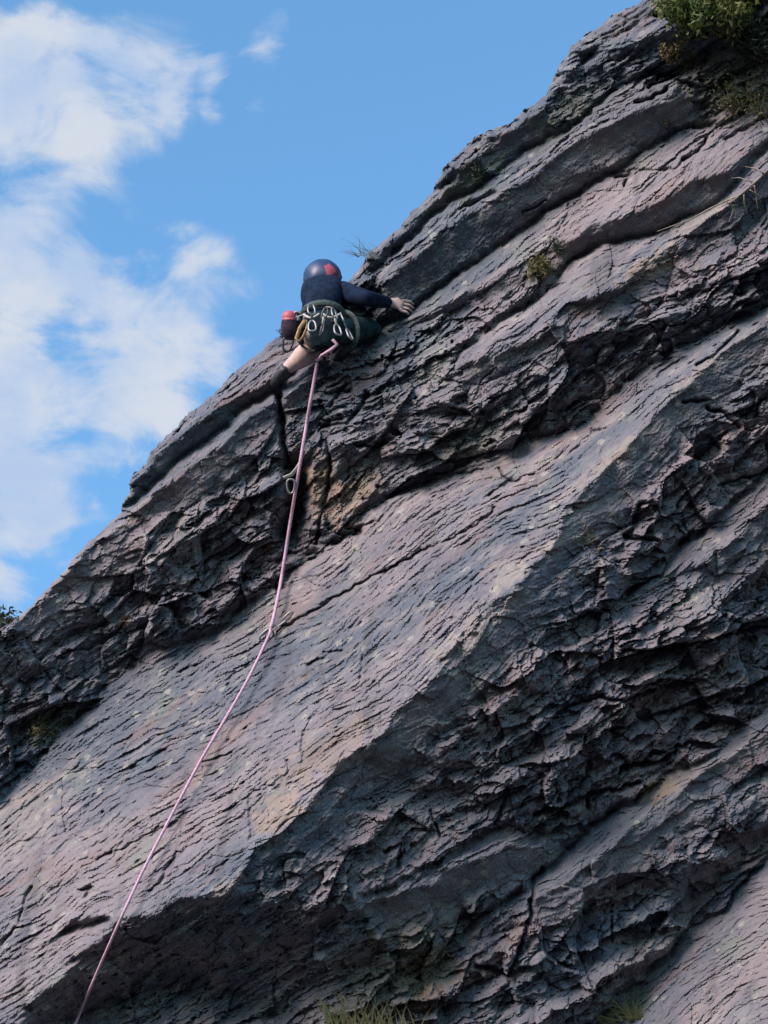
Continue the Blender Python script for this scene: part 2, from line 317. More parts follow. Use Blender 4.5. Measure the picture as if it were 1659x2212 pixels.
# ---- large relief: the bands' slopes are put together into one surface
PX0, PY0, PST = -1000., -720., 2.0
PNX, PNY = 1500, 1720
gu = (PX0 + (np.arange(PNX) + .5) * PST).astype(np.float32)
gv = (PY0 + (np.arange(PNY) + .5) * PST).astype(np.float32)
GU, GV = np.meshgrid(gu, gv)
wu = GU + 3.5 * perlin(GU / 37, GV / 37, 1) + 2 * perlin(GU / 12, GV / 12, 2) + 1.3 * perlin(GU / 5, GV / 5, 12)
wv = GV + 3.5 * perlin(GU / 37, GV / 37, 3) + 2 * perlin(GU / 12, GV / 12, 4) + 1.3 * perlin(GU / 5, GV / 5, 14)


def inside(poly, X, Y):
    r = np.zeros(X.shape, bool)
    n = len(poly)
    for i in range(n):
        x1, y1 = poly[i]; x2, y2 = poly[(i + 1) % n]
        if y1 == y2:
            continue
        c = (y1 > Y) != (y2 > Y)
        r ^= c & (X < (x2 - x1) * (Y - y1) / (y2 - y1) + x1)
    return r


slope = (-.24 - .15 * sstep(GU * .75 + GV * .66, 560, 640)).astype(np.float32)
phi = np.full(GU.shape, math.radians(120), np.float32)
reg = np.full(GU.shape, -1, np.int16)
# beyond the surveyed part the same kind of banding goes on
acr = GU * -.6 - GV * .8 + 40 * perlin(GU / 300, GV / 300, 6)
band = (np.sin(acr / 60.) + .6 * perlin(GU / 150, GV / 60, 7)) > .15
out = (GU < -25) | (GU > 793) | (GV < -25) | (GV > 1049)
slope = np.where(out & band, 1.0, slope).astype(np.float32)
phi = np.where(out & band, math.radians(128), phi).astype(np.float32)
KIND = {'slab': 0, 'mid': 1, 'deep': 2, 'cave': 3}
for i, (kind, s, ph, poly) in enumerate(REG):
    xs = [p[0] for p in poly]; ys = [p[1] for p in poly]
    i0 = max(0, int((min(xs) - 10 - PX0) / PST)); i1 = min(PNX, int((max(xs) + 10 - PX0) / PST))
    j0 = max(0, int((min(ys) - 10 - PY0) / PST)); j1 = min(PNY, int((max(ys) + 10 - PY0) / PST))
    sl = (slice(j0, j1), slice(i0, i1))
    m = inside(poly, wu[sl], wv[sl])
    slope[sl][m] = s; phi[sl][m] = math.radians(ph); reg[sl][m] = i
rk = np.array([KIND[r[0]] for r in REG] + [4])      # -1 -> rough face
kindmap = rk[reg]
slope = np.where(kindmap == 0, slope * 1.15, np.where((kindmap == 2) | (kindmap == 3), slope * 1.1 - .30, slope))
slope = np.where(kindmap == 4, slope + .09 * sstep(330 - GU, 0, 80), slope)
slope = slope + .12 * fbm(GU / 60, GV / 40, 21, 3) * (kindmap != 3)
lean = .0
gx = slope * np.cos(phi)
gy = -slope * np.sin(phi) - lean
# undulation of the rough faces
rough = (kindmap >= 1).astype(np.float32)
ku = .26 * fbm(GU / 45, GV / 30, 31, 2) * rough
kv = .26 * fbm(GU / 45, GV / 30, 41, 2) * rough
gx = gx + ku; gy = gy + kv


def poisson(gx, gy):
    ax = .5 * (gx[:, 1:] + gx[:, :-1]); ay = .5 * (gy[1:] + gy[:-1])
    f = np.zeros(gx.shape, np.float64)
    f[:, :-1] += ax; f[:, 1:] -= ax
    f[:-1] += ay; f[1:] -= ay
    M, N = f.shape
    F = np.concatenate([f, f[::-1]], 0); F = np.concatenate([F, F[:, ::-1]], 1)
    F = np.fft.rfft2(F)
    den = (2 * np.cos(np.pi * np.arange(2 * M) / M) - 2)[:, None] + (2 * np.cos(np.pi * np.arange(N + 1) / N) - 2)[None, :]
    den[0, 0] = 1
    F /= den
    F[0, 0] = 0
    return np.fft.irfft2(F, s=(2 * M, 2 * N))[:M, :N]


HL = poisson(gx, gy).astype(np.float32) * (PST * KM)


def blur(a, n, times=2):
    for _ in range(times):
        c = np.cumsum(np.pad(a, ((n + 1, n), (0, 0)), 'edge'), 0, dtype=np.float64)
        a = (c[2 * n + 1:] - c[:-2 * n - 1]) / (2 * n + 1)
        c = np.cumsum(np.pad(a, ((0, 0), (n + 1, n)), 'edge'), 1, dtype=np.float64)
        a = (c[:, 2 * n + 1:] - c[:, :-2 * n - 1]) / (2 * n + 1)
    return a.astype(np.float32)


_S = (kindmap == 0).astype(np.float32)
_lip = np.zeros_like(_S)
for k_ in range(1, 22, 2):                                    # below a slab's lower edge: undercut that fades slowly
    _lip = np.maximum(_lip, (1 - k_ / 23.) * np.roll(np.roll(_S, k_, 0), int(round(k_ * .75)), 1))
_lip *= (1 - _S)
_crv = np.zeros_like(_S)
for k_, w_ in ((1, 1.0), (2, .6)):                             # crevice along a slab's upper edge
    _crv = np.maximum(_crv, w_ * np.roll(np.roll(_S, -k_, 0), -int(k_ * .75), 1))
_crv *= (1 - _S)
_var = .55 + .6 * perlin(GU / 40, GV / 40, 17)
CALM = 1 - .75 * blur(np.clip(_lip * 1.5, 0, 1), 2, 1)          # broken rock stays calmer close to those edges
M_slab = blur((kindmap == 0).astype(np.float32), 2)
M_mid = blur(((kindmap == 1) + .7 * (kindmap == 3)).astype(np.float32), 2)
M_deep = blur(((kindmap == 2) + .3 * (kindmap == 3)).astype(np.float32), 3)


LIP = blur((.065 * _lip * np.clip(_var, .35, 1.3) + .09 * _crv).astype(np.float32), 1, 1)


def samp(F, u, v):
    x = np.clip((u - PX0) / PST - .5, 0, PNX - 1.001); y = np.clip((v - PY0) / PST - .5, 0, PNY - 1.001)
    i = x.astype(np.int32); j = y.astype(np.int32); fx = (x - i).astype(np.float32); fy = (y - j).astype(np.float32)
    return (F[j, i] * (1 - fx) + F[j, i + 1] * fx) * (1 - fy) + (F[j + 1, i] * (1 - fx) + F[j + 1, i + 1] * fx) * fy


_ref = float(samp(HL, np.array([325.]), np.array([335.]))[0])
HL += D0 - _ref
print('depth range', HL[360:872, 500:884].min(), HL[360:872, 500:884].max())

# ---- the cliff's grid follows the skyline
STEP = 1.12
def axis(a0, a1, lo, hi):
    mid_ = np.arange(a0, a1, STEP)
    up = []; x = a1; s = STEP
    while x < hi:
        s *= 1.09; x += s; up.append(x)
    dn = []; x = a0; s = STEP
    while x > lo:
        s *= 1.09; x -= s; dn.append(x)
    return np.array(dn[::-1] + list(mid_) + up)


aA = axis(-765, 572, -3400, 1700)
aO = axis(0, 840, 0, 3000)
NB = 10                                        # rows of the back side
bs = np.interp(aA, _skA, _skB)
bs = bs + 2.6 * perlin(aA / 19, aA * 0 + .3, 51) + 1.5 * perlin(aA / 6, aA * 0 + .7, 52) + .8 * perlin(aA / 2.7, aA * 0, 53)
O = np.concatenate([np.zeros(NB), aO])
back_d = np.concatenate([np.linspace(1, 0, NB, endpoint=False) ** 1.6 * 4.0, np.zeros(len(aO))])
AA, OO = np.meshgrid(aA, O)
BB = bs[None, :] + OO
BD = np.repeat(back_d[:, None], len(aA), 1)
BB = BB + np.where(BD > 0, BD * (1.5 + 2.5 * perlin(AA / 25, BD * 1.3, 55)), 0)
U = ((AA + BB) * .70711).astype(np.float32)
V = ((BB - AA) * .70711).astype(np.float32)


def relief(U, V):
    """fine relief in metres, added to the depth"""
    ms = samp(M_slab, U, V); mm = samp(M_mid, U, V); md = samp(M_deep, U, V)
    mr = np.clip(1 - ms - mm - md, 0, 1)
    al = math.radians(34)
    ca, sa = math.cos(al), math.sin(al)
    L = U * ca - V * sa
    X = -U * sa - V * ca + 16 * perlin(U / 190, V / 190, 60) + 4 * perlin(U / 60, V / 60, 59)
    cm = samp(CALM, U, V)
    mr = mr * cm; md = md * cm
    jit_ = perlin(L / 5.5, X / 4, 61) + .6 * perlin(L / 14, X / 9, 62)

    def flakes(la, lc, seed, thr=0.0):
        ph = X / lc + .45 * perlin(L / (la * 2.2), X / (lc * 5), seed) + .16 * perlin(L / (la * .35), X / (lc * 1.5), seed + 1) + .10 * jit_ * (1 - .8 * ms)
        k_ = np.floor(ph)
        s = ph - k_
        # each lamina starts and ends somewhere along its length
        act = sstep(perlin(L / la + k_ * 7.31, k_ * 1.7 + .5, seed + 2), thr - .12, thr + .35)
        return (s - .5) * act

    h = 0
    # main lamination, in patches of very different strength
    pat = sstep(perlin(L / 120, X / 45, 58), -.35, .45); pat2 = sstep(perlin(L / 70, X / 30, 57), -.3, .4)
    f0 = flakes(150, 31, 63, .05); f1 = flakes(60, 13, 70); f2 = flakes(24, 6.0, 75, -.05); f3 = flakes(11, 3.2, 80, -.1); f4 = flakes(17, 4.4, 66, -.1)
    h = h + f0 * (.022 * ms * pat2 + .06 * mm + .07 * mr + .02 * md)
    h = h + f1 * ((.028 * pat + .004) * ms + .034 * mm + .032 * mr + .018 * md)
    h = h + f2 * (.020 * ms * pat2 + .022 * mm + .019 * mr + .016 * md)
    h = h + f4 * .016 * ms * (.3 + pat)
    h = h + f3 * (.009 * ms * pat2 + .010 * mm + .010 * mr + .012 * md)
    # fine streaks of the slabs
    h = h + ms * (.012 * perlin(L / 22, X / 4.2, 85) + .008 * perlin(L / 9, X / 2.4, 86) + .020 * perlin(L / 60, X / 16, 87))
    # pockets
    pk = perlin(L / 11, X / 4.5, 88)
    h = h + ms * .035 * sstep(pk, .62, .95) + mm * .06 * sstep(perlin(L / 9, X / 4.5, 89), .5, .9)
    # broken blocks
    for sc, amp, sd in ((80, .13, 98), (40, .10, 90), (19, .075, 93), (9.0, .030, 96)):
        wx = L / (sc * 1.7) + .40 * perlin(U / sc, V / sc, sd + 1); wy = X / (sc * .8) + .35 * perlin(U / sc, V / sc, sd + 2)
        vx, vy, hid, ed = worley(wx, wy, sd)
        tilt = (vx * (_R1[hid] - .5) + vy * (_R3[hid] - .35)) * 2.2 + (_R2[hid] - .5) * .9
        gap = .13 * np.exp(-(ed / .05) ** 2)
        h = h + amp * (tilt + gap) * (.10 * ms + .45 * mm + .90 * mr + .30 * md)
    h = h + (.026 * mr + .016 * mm + .020 * md) * fbm(U / 16, V / 16, 100, 3)
    h = h + .0035 * (1 - .4 * ms) * perlin(U / 2.3, V / 2.3, 104)
    return h


print('grid', U.shape)
DEP = samp(HL, U, V)
H = relief(U, V) + samp(LIP, U, V)
# the traced cracks
for w, dep, pts in CR:
    pts = np.array(pts)
    x0, y0 = pts.min(0) - 14; x1, y1 = pts.max(0) + 14
    m = (U > x0) & (U < x1) & (V > y0) & (V < y1)
    if not m.any():
        continue
    uu = U[m]; vv = V[m]
    uu = uu + 2.2 * perlin(uu / 9, vv / 9, 110); vv = vv + 2.2 * perlin(uu / 9, vv / 9, 111)
    best = np.full(uu.shape, 1e9, np.float32)
    for (ax, ay), (bx, by) in zip(pts[:-1], pts[1:]):
        t = np.clip(((uu - ax) * (bx - ax) + (vv - ay) * (by - ay)) / ((bx - ax) ** 2 + (by - ay) ** 2 + 1e-6), 0, 1)
        best = np.minimum(best, (uu - ax - t * (bx - ax)) ** 2 + (vv - ay - t * (by - ay)) ** 2)
    H[m] += dep * np.exp(-best / (w * w * .8))
RR = 9.0
edge = np.clip(1 - OO / RR, 0, 1)
ROLL = RR * KM * (1 - np.sqrt(1 - np.minimum(edge, .999) ** 2))
DF = DEP + H + ROLL + BD
SCL = DEP / D0


def place(u, v, d, scl):
    s = (u - 384) * KM * scl; t = (512 - v) * KM * scl
    return np.stack([s, CAM.y + t * UP.y + d * FWD.y, CAM.z + t * UP.z + d * FWD.z], -1)


PTS = place(U, V, DF, SCL)
NR, NC = U.shape


def rock_at(px, py, lift=0.0):
    """point of the rock face at a surveyed place, lifted off towards the viewer"""
    u = np.array([[px]], np.float32); v = np.array([[py]], np.float32)
    dl = float(samp(HL, u, v)[0, 0]); d = dl + float(relief(u, v)[0, 0]) - lift
    s = (px - 384) * KM; t = (512 - py) * KM
    return CAM + (RIGHT * s + UP * t) * (d / D0) + FWD * d


def rock_depth(px, py):
    u = np.array([[px]], np.float32); v = np.array([[py]], np.float32)
    return float(samp(HL, u, v)[0, 0] + relief(u, v)[0, 0])


def at(px, py, d):
    return CAM + (RIGHT * ((px - 384) * KM) + UP * ((512 - py) * KM)) * (d / D0) + FWD * d


# ------------------------------------------------------------------ materials
def material(name):
    m = bpy.data.materials.new(name)
    m.use_nodes = True
    return m, Nodes(m.node_tree)


def finish(N, base, rough=.8, normal=None, **kw):
    ins = {'Base Color': base, 'Roughness': rough}
    if normal is not None:
        ins['Normal'] = normal
    ins.update(kw)
    b = N.n('ShaderNodeBsdfPrincipled', ins=ins)
    N.n('ShaderNodeOutputMaterial', ins={0: b.outputs[0]})


rock_m, N = material('weathered_schist')
geo = N.n('ShaderNodeNewGeometry')
pos = geo.outputs['Position']
# rock axes: x along the bedding, y across it
rot = N.n('ShaderNodeMapping', ins={'Vector': pos, 'Rotation': (0, math.radians(31), 0)}).outputs[0]
st = N.n('ShaderNodeMapping', ins={'Vector': rot, 'Scale': (.35, .8, 1.6)}).outputs[0]
n_a = N.n('ShaderNodeTexNoise', ins={'Vector': st, 'Scale': 1.1, 'Detail': 6.0, 'Roughness': .6}).outputs[0]
n_b = N.n('ShaderNodeTexNoise', ins={'Vector': st, 'Scale': 7.0, 'Detail': 6.0, 'Roughness': .62}).outputs[0]
n_c = N.n('ShaderNodeTexNoise', ins={'Vector': pos, 'Scale': 2.3, 'Detail': 5.0, 'Roughness': .6}).outputs[0]
n_d = N.n('ShaderNodeTexNoise', ins={'Vector': st, 'Scale': 34.0, 'Detail': 4.0, 'Roughness': .6}).outputs[0]
c = N.mix(N.ramp(n_a, .36, .64), (.064, .082, .112, 1), (.144, .134, .154, 1))
c = N.mix(N.math('MULTIPLY', N.ramp(n_b, .48, .72), .6), c, (.22, .20, .20, 1))
c = N.mix(N.math('MULTIPLY', N.ramp(n_b, .46, .28), .65), c, (.048, .055, .082, 1))
c = N.mix(N.math('MULTIPLY', N.ramp(n_c, .56, .70), .6), c, (.125, .150, .140, 1))
c = N.mix(N.math('MULTIPLY', N.ramp(n_d, .55, .75), .35), c, (.27, .25, .25, 1))
n_e = N.n('ShaderNodeTexNoise', ins={'Vector': st, 'Scale': 3.1, 'Detail': 7.0, 'Roughness': .65}).outputs[0]
c = N.mix(N.math('MULTIPLY', N.ramp(n_e, .53, .66), .5), c, (.150, .108, .100, 1))     # rusty beds
c = N.mix(N.math('MULTIPLY', N.ramp(n_e, .44, .34), .5), c, (.115, .13, .155, 1))    # blue grey beds
lich = N.n('ShaderNodeTexVoronoi', ins={'Vector': pos, 'Scale': 9.0, 'Randomness': 1.0}).outputs['Distance']
ln_ = N.n('ShaderNodeTexNoise', ins={'Vector': pos, 'Scale': 26.0, 'Detail': 4.0}).outputs[0]
lm = N.math('MULTIPLY', N.ramp(N.math('ADD', lich, N.math('MULTIPLY', N.math('SUBTRACT', ln_, .5), .5)), .26, .16), N.ramp(n_c, .46, .56))
c = N.mix(N.math('MULTIPLY', lm, .55), c, (.25, .26, .235, 1))           # pale lichen rosettes
drip = N.n('ShaderNodeTexNoise', ins={'Vector': N.n('ShaderNodeMapping', ins={'Vector': pos, 'Scale': (4.5, 4.5, .45)}).outputs[0], 'Scale': 1.6, 'Detail': 5.0}).outputs[0]
c = N.mix(N.math('MULTIPLY', N.ramp(drip, .56, .70), .45), c, (.045, .048, .060, 1))   # old water streaks
stain = N.n('ShaderNodeAttribute', attribute_name='stain')
sr = N.n('ShaderNodeSeparateColor', ins={0: stain.outputs['Color']})
c = N.mix(sr.outputs[0], c, (.28, .19, .10, 1))        # ochre iron stain
c = N.mix(sr.outputs[1], c, (.075, .085, .04, 1))      # moss
c = N.mix(sr.outputs[2], c, (.30, .27, .23, 1))        # pale cream patches along slab edges
bmp = N.n('ShaderNodeBump', ins={'Strength': .5, 'Distance': .006,
          'Height': N.math('ADD', n_d, N.n('ShaderNodeTexNoise', ins={'Vector': pos, 'Scale': 120.0, 'Detail': 3.0}).outputs[0])})
finish(N, c, .85, bmp.outputs[0], **{'Specular IOR Level': .25})

# stains with shapes of their own: ochre, moss, pale
STAINS = [
 (0, .75, 9, 5, *C('c3', [(1150, 1310)])[0]), (0, .6, 7, 7, *C('c3', [(535, 1625)])[0]), (0, .5, 9, 12, *C('c4', [(890, 1140)])[0]),
 (0, .28, 34, 16, *C('c5', [(1200, 860)])[0]), (0, .20, 60, 22, *C('c5', [(1400, 600)])[0]), (0, .36, 24, 46, *C('c3', [(1400, 1060)])[0]), (0, .35, 30, 14, *C('c3', [(1540, 1080)])[0]),
 (0, .5, 22, 12, *C('c6', [(1180, 750)])[0]), (0, .35, 40, 26, *C('c6', [(200, 1560)])[0]), (0, .3, 40, 12, *C('c2', [(1150, 1160)])[0]),
 (1, .55, 30, 16, *C('c5', [(180, 490)])[0]), (1, .5, 70, 45, *C('c2', [(1560, 260)])[0]), (1, .4, 22, 10, *C('c2', [(690, 1160)])[0]),
 (1, .45, 40, 16, *C('c2', [(400, 760)])[0]), (1, .45, 22, 14, *C('c3', [(1540, 250)])[0]), (1, .35, 45, 24, *C('c4', [(330, 740)])[0]),
 (1, .5, 30, 14, *C('c6', [(1050, 1700)])[0]), (1, .4, 70, 40, *C('c6', [(60, 1500)])[0]), (1, .35, 60, 20, *C('c2', [(800, 490)])[0]),
 (2, 0.36, 26, 9, *C('c4', [(540, 1300)])[0]), (2, 0.30, 60, 12, *C('c4', [(400, 1520)])[0]), (2, 0.36, 20, 6, *C('c4', [(740, 1150)])[0]), (2, 0.30, 70, 10, *C('c4', [(1000, 790)])[0]),
 (2, 0.30, 50, 9, *C('c4', [(1420, 370)])[0]), (2, 0.30, 30, 10, *C('c5', [(960, 1200)])[0]), (2, 0.30, 40, 10, *C('c2', [(1350, 950)])[0]), (2, 0.21, 60, 20, *C('c6', [(1100, 1500)])[0]),
 (2, 0.24, 40, 12, *C('c6', [(1300, 700)])[0]), (2, 0.24, 70, 30, *C('c5', [(60, 900)])[0])]
ST = np.zeros(U.shape + (4,), np.float32); ST[..., 3] = 1
for ch, wgt, rx, ry, sx, sy in STAINS:
    m = (abs(U - sx) < rx * 2.6 + 12) & (abs(V - sy) < rx * 2.6 + 12)
    uu = U[m] - sx; vv = V[m] - sy
    l = uu * math.cos(.62) - vv * math.sin(.62); x = uu * math.sin(.62) + vv * math.cos(.62)
    r = np.sqrt((l / rx) ** 2 + (x / ry) ** 2) + .55 * fbm(U[m] / 13, V[m] / 13, 120 + ch, 4)
    ST[..., ch][m] = np.maximum(ST[..., ch][m], wgt * sstep(r, 1.25, .45))


def obj(name, me, mat=None, parent=None):
    o = bpy.data.objects.new(name, me)
    COL.objects.link(o)
    if mat is not None and me is not None and not me.materials:
        me.materials.append(mat)
    if parent is not None:
        o.parent = parent
    return o


def grid_mesh(name, sel):
    """mesh of the chosen cells of the cliff grid"""
    r, c_ = np.nonzero(sel)
    q = np.stack([r * NC + c_, r * NC + c_ + 1, (r + 1) * NC + c_ + 1, (r + 1) * NC + c_], 1)
    used = np.unique(q)
    remap = np.zeros(NR * NC, np.int32); remap[used] = np.arange(len(used), dtype=np.int32)
    q = remap[q]
    me = bpy.data.meshes.new(name)
    me.vertices.add(len(used)); me.vertices.foreach_set('co', PTS.reshape(-1, 3)[used].astype(np.float32).ravel())
    me.loops.add(q.size); me.loops.foreach_set('vertex_index', q[:, ::-1].astype(np.int32).ravel())
    me.polygons.add(len(q))
    me.polygons.foreach_set('loop_start', np.arange(0, q.size, 4, dtype=np.int32))
    me.polygons.foreach_set('loop_total', np.full(len(q), 4, np.int32))
    at_ = me.color_attributes.new('stain', 'FLOAT_COLOR', 'POINT')
    at_.data.foreach_set('color', ST.reshape(-1, 4)[used].ravel())
    me.update(calc_edges=True)
    me.polygons.foreach_set('use_smooth', np.zeros(len(q), bool))
    return me


# which band each cell belongs to
cu = U[:-1, :-1]; cv = V[:-1, :-1]
ii = np.clip(((cu - PX0) / PST).astype(int), 0, PNX - 1); jj = np.clip(((cv - PY0) / PST).astype(int), 0, PNY - 1)
cell = reg[jj, ii].copy()
cell[BD[:-1, :-1] > 0] = -1
keep = (cu > -950) & (cu < 1950) & (cv > -680) & (cv < 2650)
cliff = obj('cliff', grid_mesh('cliff', keep & ~np.isin(rk[cell], (0, 2, 3))), rock_m)
cliff['kind'] = 'structure'
cliff['label'] = 'steep layered grey cliff of slabs and dark overhangs filling the right of the picture'
for i, (kind, s, ph, poly) in enumerate(REG):
    if kind == 'mid':
        continue
    nm = 'rock_slab' if kind == 'slab' else 'overhang'
    m = keep & (cell == i)
    if m.sum() > 50:
        obj(nm, grid_mesh(nm, m), rock_m, cliff)

# ------------------------------------------------------------------ ground: unseen, added for bounce light, its dark blue grey picked to cool it
ground_m, N = material('bounce_ground')
pos = N.n('ShaderNodeNewGeometry').outputs['Position']
n1 = N.n('ShaderNodeTexNoise', ins={'Vector': pos, 'Scale': .8, 'Detail': 8.0, 'Roughness': .6}).outputs[0]
n2 = N.n('ShaderNodeTexNoise', ins={'Vector': pos, 'Scale': 12.0, 'Detail': 6.0, 'Roughness': .7}).outputs[0]
c = N.mix(N.ramp(n1, .4, .62), (.020, .026, .034, 1), (.040, .044, .050, 1))
c = N.mix(N.math('MULTIPLY', N.ramp(n2, .5, .75), .6), c, (.05, .065, .04, 1))
finish(N, c, .95)
bm = bmesh.new()
bmesh.ops.create_grid(bm, x_segments=120, y_segments=120, size=600)
for v in bm.verts:
    r = math.hypot(v.co.x, v.co.y)
    v.co.z = .12 * math.sin(v.co.x * .7) * math.cos(v.co.y * .6) + .25 * max(0, r - 30) ** .5 * math.sin(v.co.x * .013 + v.co.y * .017)
me = bpy.data.meshes.new('ground'); bm.to_mesh(me); bm.free()
g = obj('ground', me, ground_m); g['kind'] = 'structure'

# ------------------------------------------------------------------ things
def tag(o, label, cat, group=None):
    o['label'] = label; o['category'] = cat
    if group:
        o['group'] = group
    return o


def empty(name, loc, label, cat, group=None):
    o = bpy.data.objects.new(name, None)
    COL.objects.link(o)
    o.empty_display_size = .05
    o.location = loc
    return tag(o, label, cat, group)


class MB:
    """collects vertices and faces of one mesh"""
    def __init__(self):
        self.v = []; self.f = []

    def tube(self, pts, rad, n=6, flat=1.0, close=False, cap=True):
        pts = [Vector(p) for p in pts]
        m = len(pts)
        rads = [rad] * m if not hasattr(rad, '__len__') else list(rad)
        nrm = None
        rings = []
        for i, p in enumerate(pts):
            if close:
                t = pts[(i + 1) % m] - pts[i - 1]
            else:
                t = pts[min(i + 1, m - 1)] - pts[max(i - 1, 0)]
            t = t.normalized() if t.length > 1e-9 else Vector((0, 0, 1))
            if nrm is None:
                nrm = t.orthogonal().normalized()
            nrm = (nrm - t * nrm.dot(t))
            nrm = nrm.normalized() if nrm.length > 1e-6 else t.orthogonal().normalized()
            bn = t.cross(nrm)
            ring = []
            for k in range(n):
                a = 2 * math.pi * k / n
                self.v.append(p + nrm * (math.cos(a) * rads[i]) + bn * (math.sin(a) * rads[i] * flat))
                ring.append(len(self.v) - 1)
            rings.append(ring)
        for i in range(m if close else m - 1):
            a, b = rings[i], rings[(i + 1) % m]
            for k in range(n):
                self.f.append((a[k], a[(k + 1) % n], b[(k + 1) % n], b[k]))
        if cap and not close:
            self.f.append(tuple(rings[0][::-1])); self.f.append(tuple(rings[-1]))
        return self

    def quad(self, a, b, c, d):
        i = len(self.v)
        self.v += [a, b, c, d]; self.f.append((i, i + 1, i + 2, i + 3))

    def build(self, name, mat, parent=None, smooth=True):
        me = bpy.data.meshes.new(name)
        me.from_pydata([tuple(v) for v in self.v], [], self.f)
        me.update()
        me.polygons.foreach_set('use_smooth', [smooth] * len(me.polygons))
        return obj(name, me, mat, parent)


def simple(name, col, rough=.7, var=.25, scale=40.0, metal=0.0):
    m, N = material(name)
    p = N.n('ShaderNodeTexCoord').outputs['Object']
    nz = N.n('ShaderNodeTexNoise', ins={'Vector': p, 'Scale': scale, 'Detail': 4.0}).outputs[0]
    d = tuple(c * (1 - var) for c in col) + (1,); l = tuple(min(1, c * (1 + var)) for c in col) + (1,)
    b = N.n('ShaderNodeBump', ins={'Strength': .25, 'Distance': .003, 'Height': nz})
    finish(N, N.mix(N.ramp(nz, .35, .65), d, l), rough, b.outputs[0], **{'Metallic': metal, 'Specular IOR Level': .5 if rough < .75 else .12})
    return m


skin_m = simple('skin', (.36, .28, .275), .7, .10, 30)
jacket_m = simple('navy_fabric', (.004, .011, .030), .9, .4, 25)
trouser_m = simple('dark_teal_fabric', (.010, .024, .034), .9, .45, 22)
shoe_m = simple('black_rubber', (.02, .022, .03), .6, .3, 40)
helmet_m = simple('navy_helmet_shell', (.009, .030, .090), .45, .15, 20)
red_m = simple('pink_red_shell', (.30, .055, .085), .55, .12, 30)
web_m = simple('grey_webbing', (.045, .065, .068), .85, .3, 60)
pale_m = simple('pale_webbing', (.33, .34, .31), .8, .15, 60)
tan_m = simple('tan_webbing', (.33, .23, .13), .85, .2, 60)
alu_m = simple('brushed_aluminium', (.22, .23, .24), .45, .08, 80, .6)
dark_alu_m = simple('dark_anodised_metal', (.05, .055, .06), .4, .2, 80, .5)
rope_m = simple('pink_rope_sheath', (.40, .27, .36), .9, .25, 160)
chalk_m = simple('dark_pouch_fabric', (.035, .025, .04), .9, .3, 40)
buckle_m = simple('blue_plastic', (.10, .32, .50), .4, .1, 40)

# ---- the climber.  Local axes: x right, y up the picture, z towards the viewer
PEL = (323.2, 323.2)
D_PEL = rock_depth(345, 345) - .30
S_C = .000623 * D_PEL / D0
ROT = Matrix((RIGHT, UP, -FWD)).transposed().to_4x4()
base = at(PEL[0], PEL[1], D_PEL)
climber = empty('person', base, 'climber in navy jacket and dark helmet crouched on the skyline reaching right', 'person')
climber.matrix_world = Matrix.Translation(base) @ ROT


def cp(cx, cy, z):
    return Vector(((cx - 610) * S_C, (820 - cy) * S_C, z))


def crop_px(cx, cy):
    return ((850 + cx * .3315) * .3072, (780 + cy * .3315) * .3072)


def rock_z(cx, cy, lift):
    """local z of the rock face behind that place"""
    return D_PEL - rock_depth(*crop_px(cx, cy)) + lift


def cpr(cx, cy, lift):
    z = rock_z(cx, cy, lift)
    v = cp(cx, cy, 0)
    k_ = (D_PEL - z) / D_PEL                  # farther things are spread wider
    ox = (PEL[0] - 384) * KM * D_PEL / D0; oy = (512 - PEL[1]) * KM * D_PEL / D0
    return Vector(((v.x + ox) * k_ - ox, (v.y + oy) * k_ - oy, z))


def ik(a, c, l1, l2, pole):
    d = c - a
    L = d.length
    if L > (l1 + l2) * .995:
        return a + d * (l1 / (l1 + l2))
    x = (l1 * l1 - l2 * l2 + L * L) / (2 * L)
    h = math.sqrt(max(0, l1 * l1 - x * x))
    n = d.normalized()
    p = pole - n * pole.dot(n)
    return a + n * x + p.normalized() * h


DOWN = Vector((0, -.766, .643))
pelvis = cp(605, 850, 0)
waist = cp(610, 660, -.10)
chest = cp(622, 500, -.22)
neck = cp(596, 372, -.33)
head = cp(588, 318, -.37)
crown = cp(585, 268, -.352)
sh_r = cp(765, 475, -.27); sh_l = cp(480, 480, -.32)
hip_r = cp(720, 900, -.01); hip_l = cp(530, 895, -.02)
hand_r = cpr(1395, 648, -.01)
z_r = hand_r.z
wr_r = hand_r + (sh_r - hand_r).normalized() * .085
el_r = ik(sh_r, wr_r, .30, .26, Vector((0, -.10, 1)))
hand_l = cpr(640, 640, .04)
if (hand_l - sh_l).length > .60:
    hand_l = sh_l + (hand_l - sh_l).normalized() * .60
wr_l = hand_l + (sh_l - hand_l).normalized() * .085
el_l = ik(sh_l, wr_l, .30, .26, Vector((.35, -.5, -.3)))
foot_l = cpr(190, 1330, .05)
an_l = cp(235, 1255, foot_l.z + .03)
foot_r = cpr(800, 1110, .05)
an_r = foot_r + Vector((.05, .06, .03))
kn_l = cp(500, 1010, -.22)
kn_r = cpr(1130, 860, .10)
print('arm', (hand_r - sh_r).length, 'calf', (kn_l - an_l).length, 'thigh', (kn_l - hip_l).length, (kn_r - hip_r).length, (kn_r - an_r).length, 'z', z_r, foot_l.z, foot_r.z)


